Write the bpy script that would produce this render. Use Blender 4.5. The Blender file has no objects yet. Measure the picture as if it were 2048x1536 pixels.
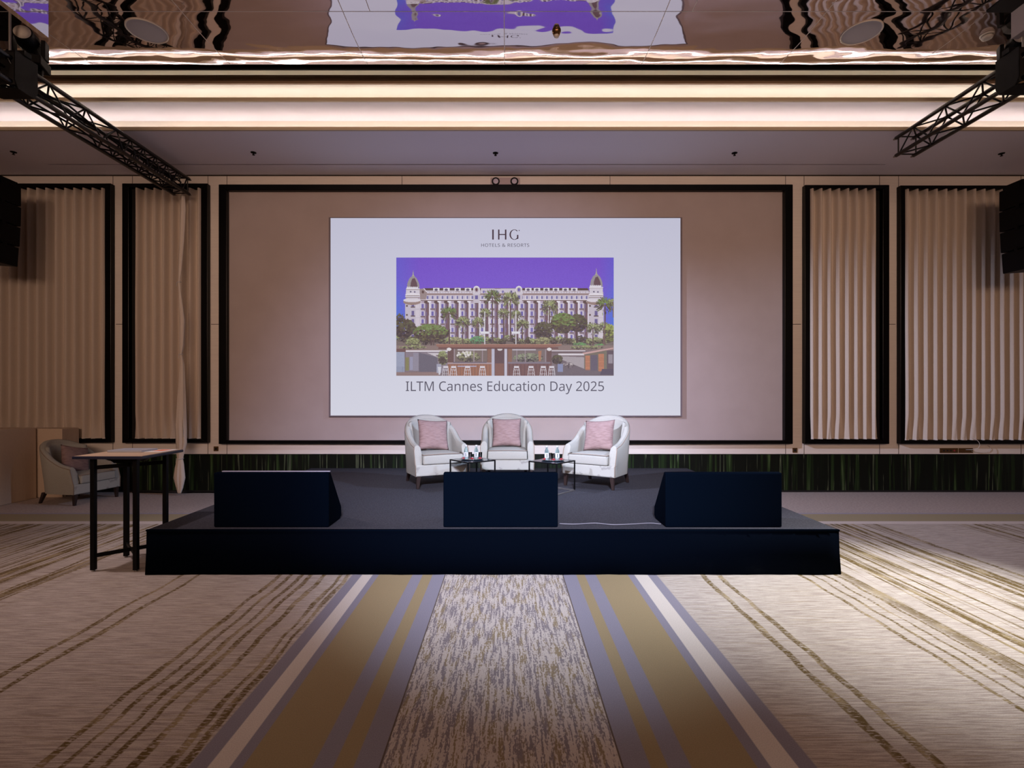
import bpy, bmesh, math, random
import numpy as np
from mathutils import Vector, Matrix
PI = math.pi
S = bpy.context.scene
C = S.collection
random.seed(7)
# ------------------------------------------------------------ frame, camera, light
F = 1045.0; VX, VY = 1013.0, 790.0; CH = 1.60; D = 8.618        # focal length in px, vanishing point, camera height, distance of the wall
cam_d = bpy.data.cameras.new('camera'); cam = bpy.data.objects.new('camera', cam_d); C.objects.link(cam)
cam.location = (0, 0, CH); cam.rotation_euler = (PI/2, 0, 0)
cam_d.sensor_width = 36; cam_d.lens = 36*F/2048
cam_d.shift_x = (1024-VX)/2048; cam_d.shift_y = (VY-768)/2048
cam_d.clip_start = .05; cam_d.clip_end = 60
S.camera = cam
S.view_settings.view_transform = 'Standard'; S.view_settings.look = 'None'
S.view_settings.exposure = 0.0; S.view_settings.gamma = 1.0; S.view_settings.use_curve_mapping = False
w = bpy.data.worlds.new('world'); S.world = w; w.use_nodes = True
w.node_tree.nodes['Background'].inputs[0].default_value = (.02, .015, .012, 1)
w.node_tree.nodes['Background'].inputs[1].default_value = .3

def spot(name, loc, target, power, angle, blend, color, radius=.08):
    l = bpy.data.lights.new(name, 'SPOT'); l.energy = power; l.spot_size = math.radians(angle); l.spot_blend = blend
    l.color = color; l.shadow_soft_size = radius
    o = bpy.data.objects.new(name, l); C.objects.link(o); o.location = loc
    o.rotation_euler = (Vector(target)-Vector(loc)).to_track_quat('-Z', 'Y').to_euler(); return o
def area(name, loc, rot, sx, sy, power, color):
    l = bpy.data.lights.new(name, 'AREA'); l.shape = 'RECTANGLE'; l.size = sx; l.size_y = sy; l.energy = power; l.color = color
    o = bpy.data.objects.new(name, l); C.objects.link(o); o.location = loc; o.rotation_euler = rot; return o
# stage lamps on the trusses and behind the camera, plus added warm fill panels
spot('stage_light', (-4.9, 4.4, 4.90), (4.6, 7.2, .9), 3500, 40, .9, (.68, .74, 1.0))
spot('stage_light', (4.9, 5.2, 4.90), (-.9, 6.9, .6), 1500, 36, .9, (.52, .68, 1.0))
spot('stage_light', (4.7, 4.4, 4.85), (3.12, 4.1, 0), 2000, 45, 1.0, (.94, .97, 1.0))
spot('stage_light', (.2, -2.6, 5.0), (.4, 5.7, 0.4), 5300, 33, 1.0, (.70, .81, 1.0))
spot('stage_light', (-.2, -2.4, 4.6), (-.1, 8.4, 1.0), 3000, 46, .9, (.74, .72, 1.0), .25)
spot('stage_light', (-4.8, 4.4, 4.9), (-2.9, 5.1, .1), 300, 66, 1.0, (1.0, .82, .84))  # weak spot added to lift the dim floor left of the stage
area('hall_fill', (0, -6.0, 4.9), (math.radians(86), 0, 0), 15, 1.6, 178, (1.0, .67, .49)).data.spread = math.radians(75)  # broad unseen panel, added to wash the back wall with warm light
area('hall_fill', (0, -4.5, 5.4), (0, 0, 0), 16, 5, 75, (1.0, .50, .20))  # unseen panel, added in place of the hall's other coves for ambience
COVE = 14.0           # radiance of the led strips in the coves
DISPLAY = .88        # radiance scale of the lit screen

# ------------------------------------------------------------ helpers
def lin(c): return tuple(((v/255)/12.92 if v/255 <= .04045 else ((v/255+.055)/1.055)**2.4) for v in c)
def WX(px, d): return (px-VX)*d/F
def WZ(py, d): return CH-(py-VY)*d/F
def mat(name, color, rough=.6, metal=0, spec=.5, noise=None, bump=None, **kw):
    m = bpy.data.materials.new(name); m.use_nodes = True; nt = m.node_tree; b = nt.nodes['Principled BSDF']
    b.inputs['Base Color'].default_value = (*color, 1); b.inputs['Roughness'].default_value = rough
    b.inputs['Metallic'].default_value = metal; b.inputs['Specular IOR Level'].default_value = spec
    for k, v in kw.items(): b.inputs[k.replace('_', ' ')].default_value = v
    if noise or bump:
        tc = nt.nodes.new('ShaderNodeTexCoord')
    if noise:      # (scale vec, dark color, contrast lo, hi)
        sc, c2, lo, hi = noise
        mp = nt.nodes.new('ShaderNodeMapping'); mp.inputs['Scale'].default_value = sc
        nt.links.new(tc.outputs['Object'], mp.inputs[0])
        n = nt.nodes.new('ShaderNodeTexNoise'); n.inputs['Scale'].default_value = 1; n.inputs['Detail'].default_value = 3
        nt.links.new(mp.outputs[0], n.inputs['Vector'])
        r = nt.nodes.new('ShaderNodeValToRGB'); r.color_ramp.elements[0].position = lo; r.color_ramp.elements[1].position = hi
        r.color_ramp.elements[0].color = (*c2, 1); r.color_ramp.elements[1].color = (*color, 1)
        nt.links.new(n.outputs['Fac'], r.inputs[0]); nt.links.new(r.outputs[0], b.inputs['Base Color'])
    if bump:
        sc, st, dist = bump
        mp = nt.nodes.new('ShaderNodeMapping'); mp.inputs['Scale'].default_value = sc
        nt.links.new(tc.outputs['Object'], mp.inputs[0])
        n = nt.nodes.new('ShaderNodeTexNoise'); n.inputs['Scale'].default_value = 1; n.inputs['Detail'].default_value = 2
        nt.links.new(mp.outputs[0], n.inputs['Vector'])
        bp = nt.nodes.new('ShaderNodeBump'); bp.inputs['Strength'].default_value = st; bp.inputs['Distance'].default_value = dist
        nt.links.new(n.outputs['Fac'], bp.inputs['Height']); nt.links.new(bp.outputs[0], b.inputs['Normal'])
    return m
def emis(name, color, strength):
    m = bpy.data.materials.new(name); m.use_nodes = True; b = m.node_tree.nodes['Principled BSDF']
    b.inputs['Base Color'].default_value = (*[c*.5 for c in color], 1)
    b.inputs['Emission Color'].default_value = (*color, 1); b.inputs['Emission Strength'].default_value = strength
    b.inputs['Roughness'].default_value = .7; return m
def obj(name, bm, m, parent=None, smooth=False, bevel=0):
    me = bpy.data.meshes.new(name)
    bmesh.ops.recalc_face_normals(bm, faces=bm.faces)
    bm.to_mesh(me); bm.free()
    for mm in (m if isinstance(m, (list, tuple)) else [m]): me.materials.append(mm)
    if smooth:
        for p in me.polygons: p.use_smooth = True
    o = bpy.data.objects.new(name, me); C.objects.link(o)
    if parent: o.parent = parent
    if bevel:
        b = o.modifiers.new('bevel', 'BEVEL'); b.width = bevel; b.segments = 2; b.limit_method = 'ANGLE'
    return o
def tag(o, label, cat, group=None, kind=None):
    if label: o['label'] = label
    if cat: o['category'] = cat
    if group: o['group'] = group
    if kind: o['kind'] = kind
    return o
def thing(name, label, cat, loc=(0, 0, 0), rz=0, group=None):
    o = bpy.data.objects.new(name, None); C.objects.link(o); o.location = loc; o.rotation_euler = (0, 0, rz)
    o.empty_display_size = .1
    return tag(o, label, cat, group)
def struct(name, bm, m, **kw):
    o = obj(name, bm, m, **kw); o['kind'] = 'structure'; return o
def box(bm, x0, x1, y0, y1, z0, z1, mi=0):
    v = [bm.verts.new(p) for p in ((x0,y0,z0),(x1,y0,z0),(x1,y1,z0),(x0,y1,z0),(x0,y0,z1),(x1,y0,z1),(x1,y1,z1),(x0,y1,z1))]
    for f in ((0,3,2,1),(4,5,6,7),(0,1,5,4),(1,2,6,5),(2,3,7,6),(3,0,4,7)):
        fc = bm.faces.new([v[i] for i in f]); fc.material_index = mi
def B(*a, **k):
    bm = bmesh.new(); box(bm, *a, **k); return bm
def tube(bm, pts, r, n=8, cap=True):
    pts = [Vector(p) for p in pts]; rs = r if isinstance(r, (list, tuple)) else [r]*len(pts)
    rings = []; up = None
    for i, p in enumerate(pts):
        t = (pts[min(i+1, len(pts)-1)]-pts[max(i-1, 0)]).normalized()
        if up is None:
            up = Vector((0, 0, 1)) if abs(t.z) < .9 else Vector((1, 0, 0))
        a = t.cross(up).normalized(); b = a.cross(t).normalized(); up = b
        rings.append([bm.verts.new(p+(a*math.cos(2*PI*k/n)+b*math.sin(2*PI*k/n))*rs[i]) for k in range(n)])
    for i in range(len(rings)-1):
        for k in range(n): bm.faces.new((rings[i][k], rings[i][(k+1) % n], rings[i+1][(k+1) % n], rings[i+1][k]))
    if cap: bm.faces.new(rings[0]); bm.faces.new(rings[-1])
def T(pts, r, n=8):
    bm = bmesh.new(); tube(bm, pts, r, n); return bm
def lathe(bm, prof, n=24, loc=(0, 0, 0)):
    L = Vector(loc); rings = []
    for r, z in prof:
        rings.append([bm.verts.new(L+Vector((r*math.cos(2*PI*k/n), r*math.sin(2*PI*k/n), z))) for k in range(n)] if r > 1e-5 else [bm.verts.new(L+Vector((0, 0, z)))])
    for i in range(len(rings)-1):
        a, b = rings[i], rings[i+1]
        for k in range(n):
            q = (a[k % len(a)], a[(k+1) % len(a)], b[(k+1) % len(b)], b[k % len(b)])
            u = list(dict.fromkeys(q))
            if len(u) > 2: bm.faces.new(u)
    for rg in (rings[0], rings[-1]):
        if len(rg) > 2:
            try: bm.faces.new(rg)
            except ValueError: pass
def prism(bm, pts2, a, b, axis='x', mi=0):      # closed polygon extruded along an axis
    def P(u, v, t): return {'x': (t, u, v), 'y': (u, t, v), 'z': (u, v, t)}[axis]
    A = [bm.verts.new(P(u, v, a)) for u, v in pts2]; Bv = [bm.verts.new(P(u, v, b)) for u, v in pts2]
    fs = [bm.faces.new(A), bm.faces.new(Bv)]
    for i in range(len(A)):
        fs.append(bm.faces.new((A[i], A[(i+1) % len(A)], Bv[(i+1) % len(A)], Bv[i])))
    for f in fs: f.material_index = mi
def dup(root, loc=None, rz=None, label=None, group=None):
    def cp(o, par):
        c = o.copy(); C.objects.link(c); c.parent = par
        for ch in o.children: cp(ch, c)
        return c
    r = cp(root, root.parent)
    if loc is not None: r.location = loc
    if rz is not None: r.rotation_euler = (0, 0, rz)
    if label: r['label'] = label
    if group: r['group'] = group
    return r

# ------------------------------------------------------------ materials
M = {}
M['wall'] = mat('cream_wall_fabric', (.76, .69, .63), .75, noise=((3, 3, 60), (.72, .65, .595), .35, .65))
M['seam'] = mat('dark_panel_gap', (.03, .02, .015), .8)
M['soffit'] = mat('painted_soffit', (.82, .78, .87), .8)
M['cove'] = mat('cove_paint', (.84, .79, .71), .8)
M['lip'] = mat('cove_lip_paint', (.50, .40, .28), .6)
M['wood'] = mat('cornice_wood', (.28, .17, .10), .5)
M['black'] = mat('black_gloss_frame', (.0018, .0015, .0018), .30, spec=.16)
M['blackm'] = mat('black_matte_metal', (.0022, .0020, .0026), .5, spec=.14)
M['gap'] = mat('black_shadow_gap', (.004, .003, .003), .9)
M['panel'] = mat('stretched_wall_fabric', (.44, .37, .36), .85, noise=((2.5, 2.5, 2.5), (.42, .352, .34), .35, .65))
M['curtain'] = mat('linen_curtain', (.60, .51, .43), .85, noise=((140, 140, 160), (.54, .45, .38), .3, .7))
M['navy'] = mat('navy_stage_cloth', (.0008, .0024, .0062), .9, spec=.015)
M['skirt'] = mat('black_stage_skirt', (.0006, .0015, .0040), .9, spec=.015)
M['stage'] = mat('grey_stage_carpet', (.050, .048, .058), .95, spec=.15, noise=((60, 60, 60), (.030, .029, .036), .35, .65))
M['fabric'] = mat('off_white_upholstery', (.375, .365, .33), .9, spec=.15, noise=((120, 120, 120), (.33, .32, .285), .3, .7), bump=((260, 260, 260), .25, .002))
M['piping'] = mat('tan_piping', (.26, .19, .145), .8)
M['rail'] = mat('worn_upholstery', (.375, .365, .33), .9, spec=.15, noise=((9, 9, 12), (.27, .26, .24), .36, .42))
M['pillow'] = mat('pink_slub_fabric', (.31, .215, .205), .9, spec=.15, noise=((14, 14, 130), (.22, .14, .135), .35, .65))
M['legwood'] = mat('dark_chair_wood', (.025, .014, .012), .4)
M['glass'] = mat('clear_glass', (.9, .95, .95), .02, Transmission_Weight=1.0, IOR=1.3)
M['water'] = mat('bottle_glass', (.62, .80, .80), .08, Transmission_Weight=.85, IOR=1.2)
M['tabletop'] = mat('dark_glass_top', (.02, .03, .045), .08, spec=.8)
M['white'] = mat('white_plastic', (.55, .55, .57), .5)
M['offwhite'] = mat('off_white_plastic', (.62, .55, .48), .5)
M['red'] = mat('red_wrapper', (.28, .02, .03), .4)
M['tray'] = mat('silver_tray', (.35, .34, .36), .25, metal=.9)
M['silver'] = mat('silver_laptop', (.52, .55, .64), .35, metal=.4)
M['paper'] = mat('white_paper', (.75, .74, .74), .8)
M['orange'] = mat('orange_print', (.75, .22, .10), .7)
M['beige'] = mat('beige_tabletop', (.62, .44, .30), .35)
M['brass'] = mat('dark_brass', (.16, .085, .035), .35, metal=.8)
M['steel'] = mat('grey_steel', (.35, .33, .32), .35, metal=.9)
M['grille'] = mat('speaker_grille', (.46, .42, .44), .7)
M['drape'] = mat('cream_cloth', (.66, .58, .52), .9, bump=((5, 5, 5), .4, .03))
M['tablecloth'] = mat('beige_table_cloth', (.60, .47, .36), .9, noise=((80, 80, 80), (.55, .43, .33), .3, .7))
M['truss'] = mat('black_truss_tube', (.004, .0035, .005), .35, spec=.45)
M['sidewall'] = mat('hall_wall_fabric', (.42, .32, .24), .85)

# marble with vertical veins
def marble():
    m = mat('green_marble', (.01, .012, .01), .35, spec=.18); nt = m.node_tree; b = nt.nodes['Principled BSDF']; N = nt.nodes.new; Lk = nt.links.new
    tc = N('ShaderNodeTexCoord')
    def noise(sc, det, off=(0, 0, 0), dist=0):
        mp = N('ShaderNodeMapping'); mp.inputs['Scale'].default_value = sc; mp.inputs['Location'].default_value = off
        Lk(tc.outputs['Object'], mp.inputs[0]); n = N('ShaderNodeTexNoise'); n.inputs['Scale'].default_value = 1
        n.inputs['Detail'].default_value = det; n.inputs['Distortion'].default_value = dist; Lk(mp.outputs[0], n.inputs['Vector']); return n.outputs['Fac']
    def ramp(src, stops):
        r = N('ShaderNodeValToRGB'); e = r.color_ramp.elements
        for i, (p, c) in enumerate(stops):
            if i < 2: e[i].position = p; e[i].color = (*c, 1)
            else: q = e.new(p); q.color = (*c, 1)
        Lk(src, r.inputs[0]); return r.outputs[0]
    base = ramp(noise((12, 1, .35), 6, dist=.7), [(0, (.004, .005, .004)), (.53, (.004, .006, .004)), (.62, (.014, .030, .009)), (.68, (.06, .10, .035)), (.72, (.010, .018, .007)), (1, (.03, .055, .02))])
    vein = ramp(noise((34, 1, .7), 5, (3.3, 0, 0), .4), [(0, (0, 0, 0)), (.62, (0, 0, 0)), (.67, (.10, .12, .07)), (.72, (.010, .02, .008)), (1, (.03, .10, .02))])
    mix = N('ShaderNodeMixRGB'); mix.blend_type = 'ADD'; mix.inputs[0].default_value = 1; Lk(base, mix.inputs[1]); Lk(vein, mix.inputs[2])
    Lk(mix.outputs[0], b.inputs['Base Color']); return m
M['marble'] = marble()

# carpet: stripes, mottled runner, streaked fields with brushed ochre lines, cross border near the wall
def carpet():
    m = bpy.data.materials.new('patterned_carpet'); m.use_nodes = True; nt = m.node_tree; b = nt.nodes['Principled BSDF']; N = nt.nodes.new; Lk = nt.links.new
    b.inputs['Roughness'].default_value = .95; b.inputs['Specular IOR Level'].default_value = .15
    tc = N('ShaderNodeTexCoord'); sp = N('ShaderNodeSeparateXYZ'); Lk(tc.outputs['Object'], sp.inputs[0])
    X, Y = sp.outputs[0], sp.outputs[1]
    def put(s, v):
        if isinstance(v, (int, float)): s.default_value = v
        else: Lk(v, s)
    def mth(op, a, b_=0, c=0, clamp=False):
        n = N('ShaderNodeMath'); n.operation = op; n.use_clamp = clamp
        put(n.inputs[0], a); put(n.inputs[1], b_); put(n.inputs[2], c); return n.outputs[0]
    def noise(sc, det=2, off=(0, 0, 0), rough=.5, dist=0):
        mp = N('ShaderNodeMapping'); mp.inputs['Scale'].default_value = sc; mp.inputs['Location'].default_value = off
        Lk(tc.outputs['Object'], mp.inputs[0]); n = N('ShaderNodeTexNoise'); n.inputs['Scale'].default_value = 1; n.inputs['Roughness'].default_value = rough
        n.inputs['Detail'].default_value = det; n.inputs['Distortion'].default_value = dist; Lk(mp.outputs[0], n.inputs['Vector']); return n.outputs['Fac']
    def step(src, lo, hi):
        n = N('ShaderNodeMapRange'); n.interpolation_type = 'SMOOTHSTEP'; Lk(src, n.inputs[0]); n.inputs[1].default_value = lo; n.inputs[2].default_value = hi; return n.outputs[0]
    def band(src, lo, hi, e=.004):
        return mth('MULTIPLY', step(src, lo-e, lo+e), mth('SUBTRACT', 1, step(src, hi-e, hi+e)))
    def mix(fac, a, c):
        n = N('ShaderNodeMixRGB'); put(n.inputs[0], fac)
        for s, v in ((n.inputs[1], a), (n.inputs[2], c)):
            if isinstance(v, tuple): s.default_value = (*v, 1)
            else: Lk(v, s)
        return n.outputs[0]
    CREAM = (.60, .53, .47); CREAM2 = (.36, .295, .26); OCH = (.34, .26, .145); OCHD = (.15, .10, .035); GREY = (.27, .25, .30); WHITE = (.66, .59, .53); FOCH = (.40, .31, .185)
    # field with fine cross streaks
    st = noise((4.5, 105, 1), 4, rough=.75)
    field = mix(step(st, .40, .60), CREAM2, CREAM)
    och = noise((1.6, 55, 1), 3, (5, 3, 0), .65)
    field = mix(mth('MULTIPLY', step(och, .56, .68), .45), field, FOCH)
    # brushed lines running away from the camera
    wob = mth('MULTIPLY', mth('SUBTRACT', noise((.7, 2.4, 1), 3, (1, 9, 0)), .5), .075)
    wx = mth('ADD', X, wob)
    jag = noise((22, 105, 1), 3, (7, 2, 0), .6)
    wid = noise((3, 1.3, 1), 2, (4, 4, 0))
    mask = None
    for x0, hw in ((-2.88, .022), (-2.735, .02), (-2.02, .022), (-1.92, .016), (-1.82, .018), (-1.74, .020), (-1.62, .022), (-1.47, .020), (-1.405, .022),
                   (1.74, .026), (1.885, .024), (2.62, .018), (2.73, .014), (2.83, .014), (2.93, .016), (-3.95, .018), (-4.10, .016), (4.56, .030)):
        dd = mth('ABSOLUTE', mth('SUBTRACT', wx, x0))
        hwn = mth('MULTIPLY', wid, hw*1.7)
        mk = mth('SUBTRACT', 1, step(mth('SUBTRACT', dd, hwn), -.004, .006))
        mask = mk if mask is None else mth('MAXIMUM', mask, mk)
    lines = mth('MULTIPLY', mask, step(jag, .40, .50))
    dense = noise((17, .35, 1), 4, (2, 1, 0), .6, .35)
    dense = mth('MULTIPLY', step(dense, .485, .545), step(jag, .34, .44))
    zone = mth('MAXIMUM', mth('MAXIMUM', band(wx, 2.95, 4.5, .12), band(wx, 5.6, 9.5, .2)), band(wx, -9.5, -3.9, .15))
    lines = mth('MAXIMUM', lines, mth('MULTIPLY', dense, zone))
    field = mix(lines, field, mix(step(noise((12, 3, 1), 2, (3, 3, 3)), .46, .66), OCHD, OCH))
    # plain stripes
    col = field
    col = mix(band(X, -1.37, 1.335, .006), col, GREY)
    for lo, hi in ((-1.285, -1.19), (1.137, 1.255)): col = mix(band(X, lo, hi), col, WHITE)
    for lo, hi in ((-1.135, -.836), (-.745, -.658), (.62, .695), (.795, 1.078)): col = mix(band(X, lo, hi), col, OCH)
    # mottled runner
    mo = noise((56, 4.5, 1), 5, (1, 1, 0), .72)
    mo2 = noise((110, 48, 1), 2, (8, 5, 0), .6)
    mot = mth('ADD', mth('MULTIPLY', mo, .68), mth('MULTIPLY', mo2, .32))
    oc2 = step(noise((16, 3.5, 1), 3, (6, 6, 0)), .45, .60)
    runner = mix(step(mot, .475, .515), mix(oc2, (.235, .20, .21), (.28, .215, .13)), (.56, .49, .44))
    col = mix(band(X, -.545, .50, .003), col, runner)
    for xx in (-.545, .50): col = mix(band(X, xx-.004, xx+.004, .002), col, (.12, .09, .07))
    # cross border and back field
    bk = mix(step(noise((30, 40, 1), 4, (2, 8, 0), .7), .35, .65), (.40, .33, .31), (.52, .44, .41))
    front = mth('SUBTRACT', 1, step(Y, 6.47, 6.49))
    col2 = mix(band(Y, 6.62, 7.02, .01), bk, (.36, .30, .19))
    col2 = mix(band(Y, 6.48, 6.62, .01), col2, (.66, .58, .54))
    col2 = mix(band(Y, 7.02, 7.09, .01), col2, (.36, .33, .39))
    col = mix(front, col2, col)
    fz = noise((170, 170, 1), 2)
    col = mix(mth('MULTIPLY', step(fz, .3, .7), .16), col, (.06, .05, .045))
    Lk(col, b.inputs['Base Color'])
    bp = N('ShaderNodeBump'); bp.inputs['Strength'].default_value = .25; bp.inputs['Distance'].default_value = .004; Lk(fz, bp.inputs['Height']); Lk(bp.outputs[0], b.inputs['Normal'])
    return m
M['carpet'] = carpet()

def mirror():
    m = mat('stretched_mirror_film', (.68, .61, .62), .03, metal=1.0); nt = m.node_tree; b = nt.nodes['Principled BSDF']; N = nt.nodes.new; Lk = nt.links.new
    tc = N('ShaderNodeTexCoord'); hs = []
    for sc, off, wgt in (((1.5, 4.2, 1), (0, 0, 0), 1.0), ((6, 9, 1), (5, 2, 0), .16)):
        mp = N('ShaderNodeMapping'); mp.inputs['Scale'].default_value = sc; mp.inputs['Location'].default_value = off; Lk(tc.outputs['Object'], mp.inputs[0])
        n = N('ShaderNodeTexNoise'); n.inputs['Scale'].default_value = 1; n.inputs['Detail'].default_value = 0; Lk(mp.outputs[0], n.inputs['Vector'])
        mu = N('ShaderNodeMath'); mu.operation = 'MULTIPLY'; mu.inputs[1].default_value = wgt; Lk(n.outputs['Fac'], mu.inputs[0]); hs.append(mu.outputs[0])
    ad = N('ShaderNodeMath'); ad.operation = 'ADD'; Lk(hs[0], ad.inputs[0]); Lk(hs[1], ad.inputs[1])
    bp = N('ShaderNodeBump'); bp.inputs['Strength'].default_value = 1; bp.inputs['Distance'].default_value = .009; Lk(ad.outputs[0], bp.inputs['Height']); Lk(bp.outputs[0], b.inputs['Normal'])
    return m
M['mirror'] = mirror()
M['mirrorflat'] = mat('mirror_panel', (.78, .76, .78), .02, metal=1.0)

# ------------------------------------------------------------ room shell
XL, XR, YB = -10.5, 10.5, -8.0
ZS1, ZS2, ZS3, ZM = CH+3.63, CH+3.90, CH+4.10, CH+4.07     # heights of the soffits and of the mirror ceiling
struct('floor', B(XL, XR, YB, D+.1, -.05, 0), M['carpet'])
bm = bmesh.new(); box(bm, XL, XR, D, D+.1, WZ(908, D), ZS1+.3)
PXW = D/F
for px in (226, 265, 416, 454, 804, 1220, 1571, 1608, 1759, 1797, 2042):
    if px not in (804, 1220): box(bm, WX(px, D)-.004, WX(px, D)+.004, D-.0015, D, WZ(908, D), WZ(886, D), 1)
    box(bm, WX(px, D)-.004, WX(px, D)+.004, D-.0015, D, WZ(373, D), WZ(350, D), 1)
for a, b in ((232, 252), (422, 443), (1580, 1602), (1771, 1791)):
    box(bm, WX(a, D), WX(b, D), D-.0015, D, WZ(649, D), WZ(648, D), 1)
box(bm, XL, XR, D-.002, D, ZS1-.02, ZS1-.001, 1)
struct('wall_back', bm, [M['wall'], M['seam']])
struct('baseboard_back', B(XL, XR, D-.004, D+.1, 0, WZ(909, D)), M['marble'])
struct('trim_6', B(XL, XR, D-.012, D-.004, 0, .03), M['gap'])
struct('wall_left', B(XL-.1, XL, YB, D+.1, 0, 6.4), M['sidewall'])
struct('wall_right', B(XR, XR+.1, YB, D+.1, 0, 6.4), M['sidewall'])
struct('wall_front', B(XL, XR, YB-.1, YB, 0, 6.4), M['sidewall'])
# soffit level by the wall, with its slot
ys = 8.23
bm = bmesh.new()
XS0, XS1 = WX(96, ys), WX(1770, ys)
y0, y1, z0, z1 = 7.157, D, ZS1, ZS1+.04
box(bm, XL, XR, y0+.03, ys-.014, z0, z1); box(bm, XL, XR, ys+.014, y1, z0, z1)
box(bm, XL, XS0, ys-.014, ys+.014, z0, z1); box(bm, XS1, XR, ys-.014, ys+.014, z0, z1); box(bm, XS0, XS1, ys-.014, ys+.014, z0+.03, z1, 1)
struct('ceiling_soffit', bm, [M['soffit'], M['gap']])
struct('trim_1', B(XL, XR, y0, y0+.03, z0, z0+.044), M['lip'])
# first cove: fascia and second soffit
F1 = 7.44
struct('ceiling_cove', B(XL, XR, F1, F1+.03, z1, ZS2), M['cove'])
Y2 = 6.93
struct('ceiling_upper_soffit', B(XL, XR, Y2+.03, F1+.03, ZS2, ZS2+.04), M['soffit'])
struct('trim_2', B(XL, XR, Y2, Y2+.03, ZS2, ZS2+.047), M['lip'])
F2 = 7.20; Y3 = 6.877
struct('ceiling_upper_cove', B(XL, XR, F2, F2+.03, ZS2+.04, ZS3), M['cove'])
struct('ceiling_top_soffit', B(XL, XR, Y3+.03, F2+.03, ZS3, ZS3+.03), M['cove'])
bm = bmesh.new(); box(bm, XL, XR, Y3, Y3+.03, ZS3, ZS3+.07); box(bm, XL, XR, Y3+.012, Y3+.03, ZS3+.07, ZS3+.078, 1); box(bm, XL, XR, Y3, Y3+.03, ZS3+.078, ZS3+.112)
struct('trim_7', bm, [M['wood'], M['gap']])
F3 = 7.10
struct('ceiling_recess', B(XL, XR, F3, F3+.03, ZS3+.03, 6.3), M['cove'])
struct('ceiling_recess_cap', B(XL, XR, 6.62, F3+.03, 6.3, 6.33), M['cove'])
struct('trim_8', B(XL, XR, 6.60, 6.62, CH+4.112, 6.3), M['gap'])
# led strips lying behind the cove lips
LED = emis('warm_led', (1.0, .88, .72), COVE*1.6)
LED3 = emis('warm_led_upper', (1.0, .90, .78), COVE*1.25)
def led(y, z, label, m=LED, h=.005):
    tag(obj('light_strip', B(XL+.3, XR-.3, y, y+.010, z, z+h), m), label, 'light strip', 'cove light strips')
led(F1-.10, z1+.002, 'warm light strip hidden behind the lowest ceiling lip nearest the wall')
led(Y2+.10, ZS2+.042, 'warm light strip hidden behind the second ceiling lip', LED3)
led(Y3+.08, ZS3+.032, 'warm light strip hidden behind the brown wood cornice', LED)

# mirror ceiling: panels with seams, bending up toward the rear edge
DM = 6.53
def mz(y): return ZM + (0 if y < 5.72 else .060*((y-5.72)/(DM-5.72))**2)
def mirror_panel(bm, xa, xb, ya, yb, mi=0):
    g = .003; n = 24
    ysamp = [ya+g+(yb-ya-2*g)*i/n for i in range(n+1)]
    vs = [(bm.verts.new((xa+g, y, mz(y))), bm.verts.new((xb-g, y, mz(y)))) for y in ysamp]
    for i in range(n):
        f = bm.faces.new((vs[i][0], vs[i+1][0], vs[i+1][1], vs[i][1])); f.smooth = True; f.material_index = mi
bm = bmesh.new(); P0 = WX(1009, 6.47); PW = 1.712
xs = sorted([P0+PW*k for k in range(-6, 7)])
for a, b in zip(xs[:-1], xs[1:]): mirror_panel(bm, a, b, 5.545, DM)
xs2 = sorted(xs+[.26+1.709*k*2+1.709 for k in (-2, -1, 0, 1)])
for a, b in zip(xs2[:-1], xs2[1:]):
    mirror_panel(bm, a, b, 3.6, 5.545); mirror_panel(bm, a, b, 1.6, 3.6)
for a, b in zip(xs[:-1], xs[1:]): mirror_panel(bm, a, b, -1.5, 1.6); mirror_panel(bm, a, b, YB, -1.5)
struct('ceiling', bm, M['mirror'])
struct('ceiling_backing', B(XL, XR, YB, DM-.02, ZM+.075, ZM+.09), M['gap'])
SEAM = mat('ceiling_seam_strip', (.80, .72, .66), .6); bm = bmesh.new()
def ribbon(x, ya, yb, hw=.0042, n=24):
    vs = [(bm.verts.new((x-hw, ya+(yb-ya)*i/n, mz(ya+(yb-ya)*i/n)-.0006)), bm.verts.new((x+hw, ya+(yb-ya)*i/n, mz(ya+(yb-ya)*i/n)-.0006))) for i in range(n+1)]
    for i in range(n): bm.faces.new((vs[i][0], vs[i+1][0], vs[i+1][1], vs[i][1]))
for x in xs: ribbon(x, 5.545, DM)
for x in xs2: ribbon(x, 1.6, 5.54)
for y in (3.6, 5.545):
    bm.faces.new([bm.verts.new(p) for p in ((XL, y-.004, ZM-.0008), (XR, y-.004, ZM-.0008), (XR, y+.004, ZM-.0008), (XL, y+.004, ZM-.0008))])
struct('ceiling_seams', bm, SEAM)
# downstands and a dark opening beside the mirror ceiling
bm = bmesh.new(); box(bm, -4.44, -4.383, 2.0, 5.0, CH+3.42, ZM)
o = struct('trim_3', bm, M['mirrorflat'])
struct('trim_4', B(5.36, 5.44, 2.0, 5.55, CH+3.78, ZM), mat('grey_plaster', (.42, .37, .38), .8))
struct('trim_5', B(5.09, 5.36, 2.0, 5.545, ZM-.012, ZM-.002), M['gap'])  # black sheet painting the darkness of an open ceiling panel

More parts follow.
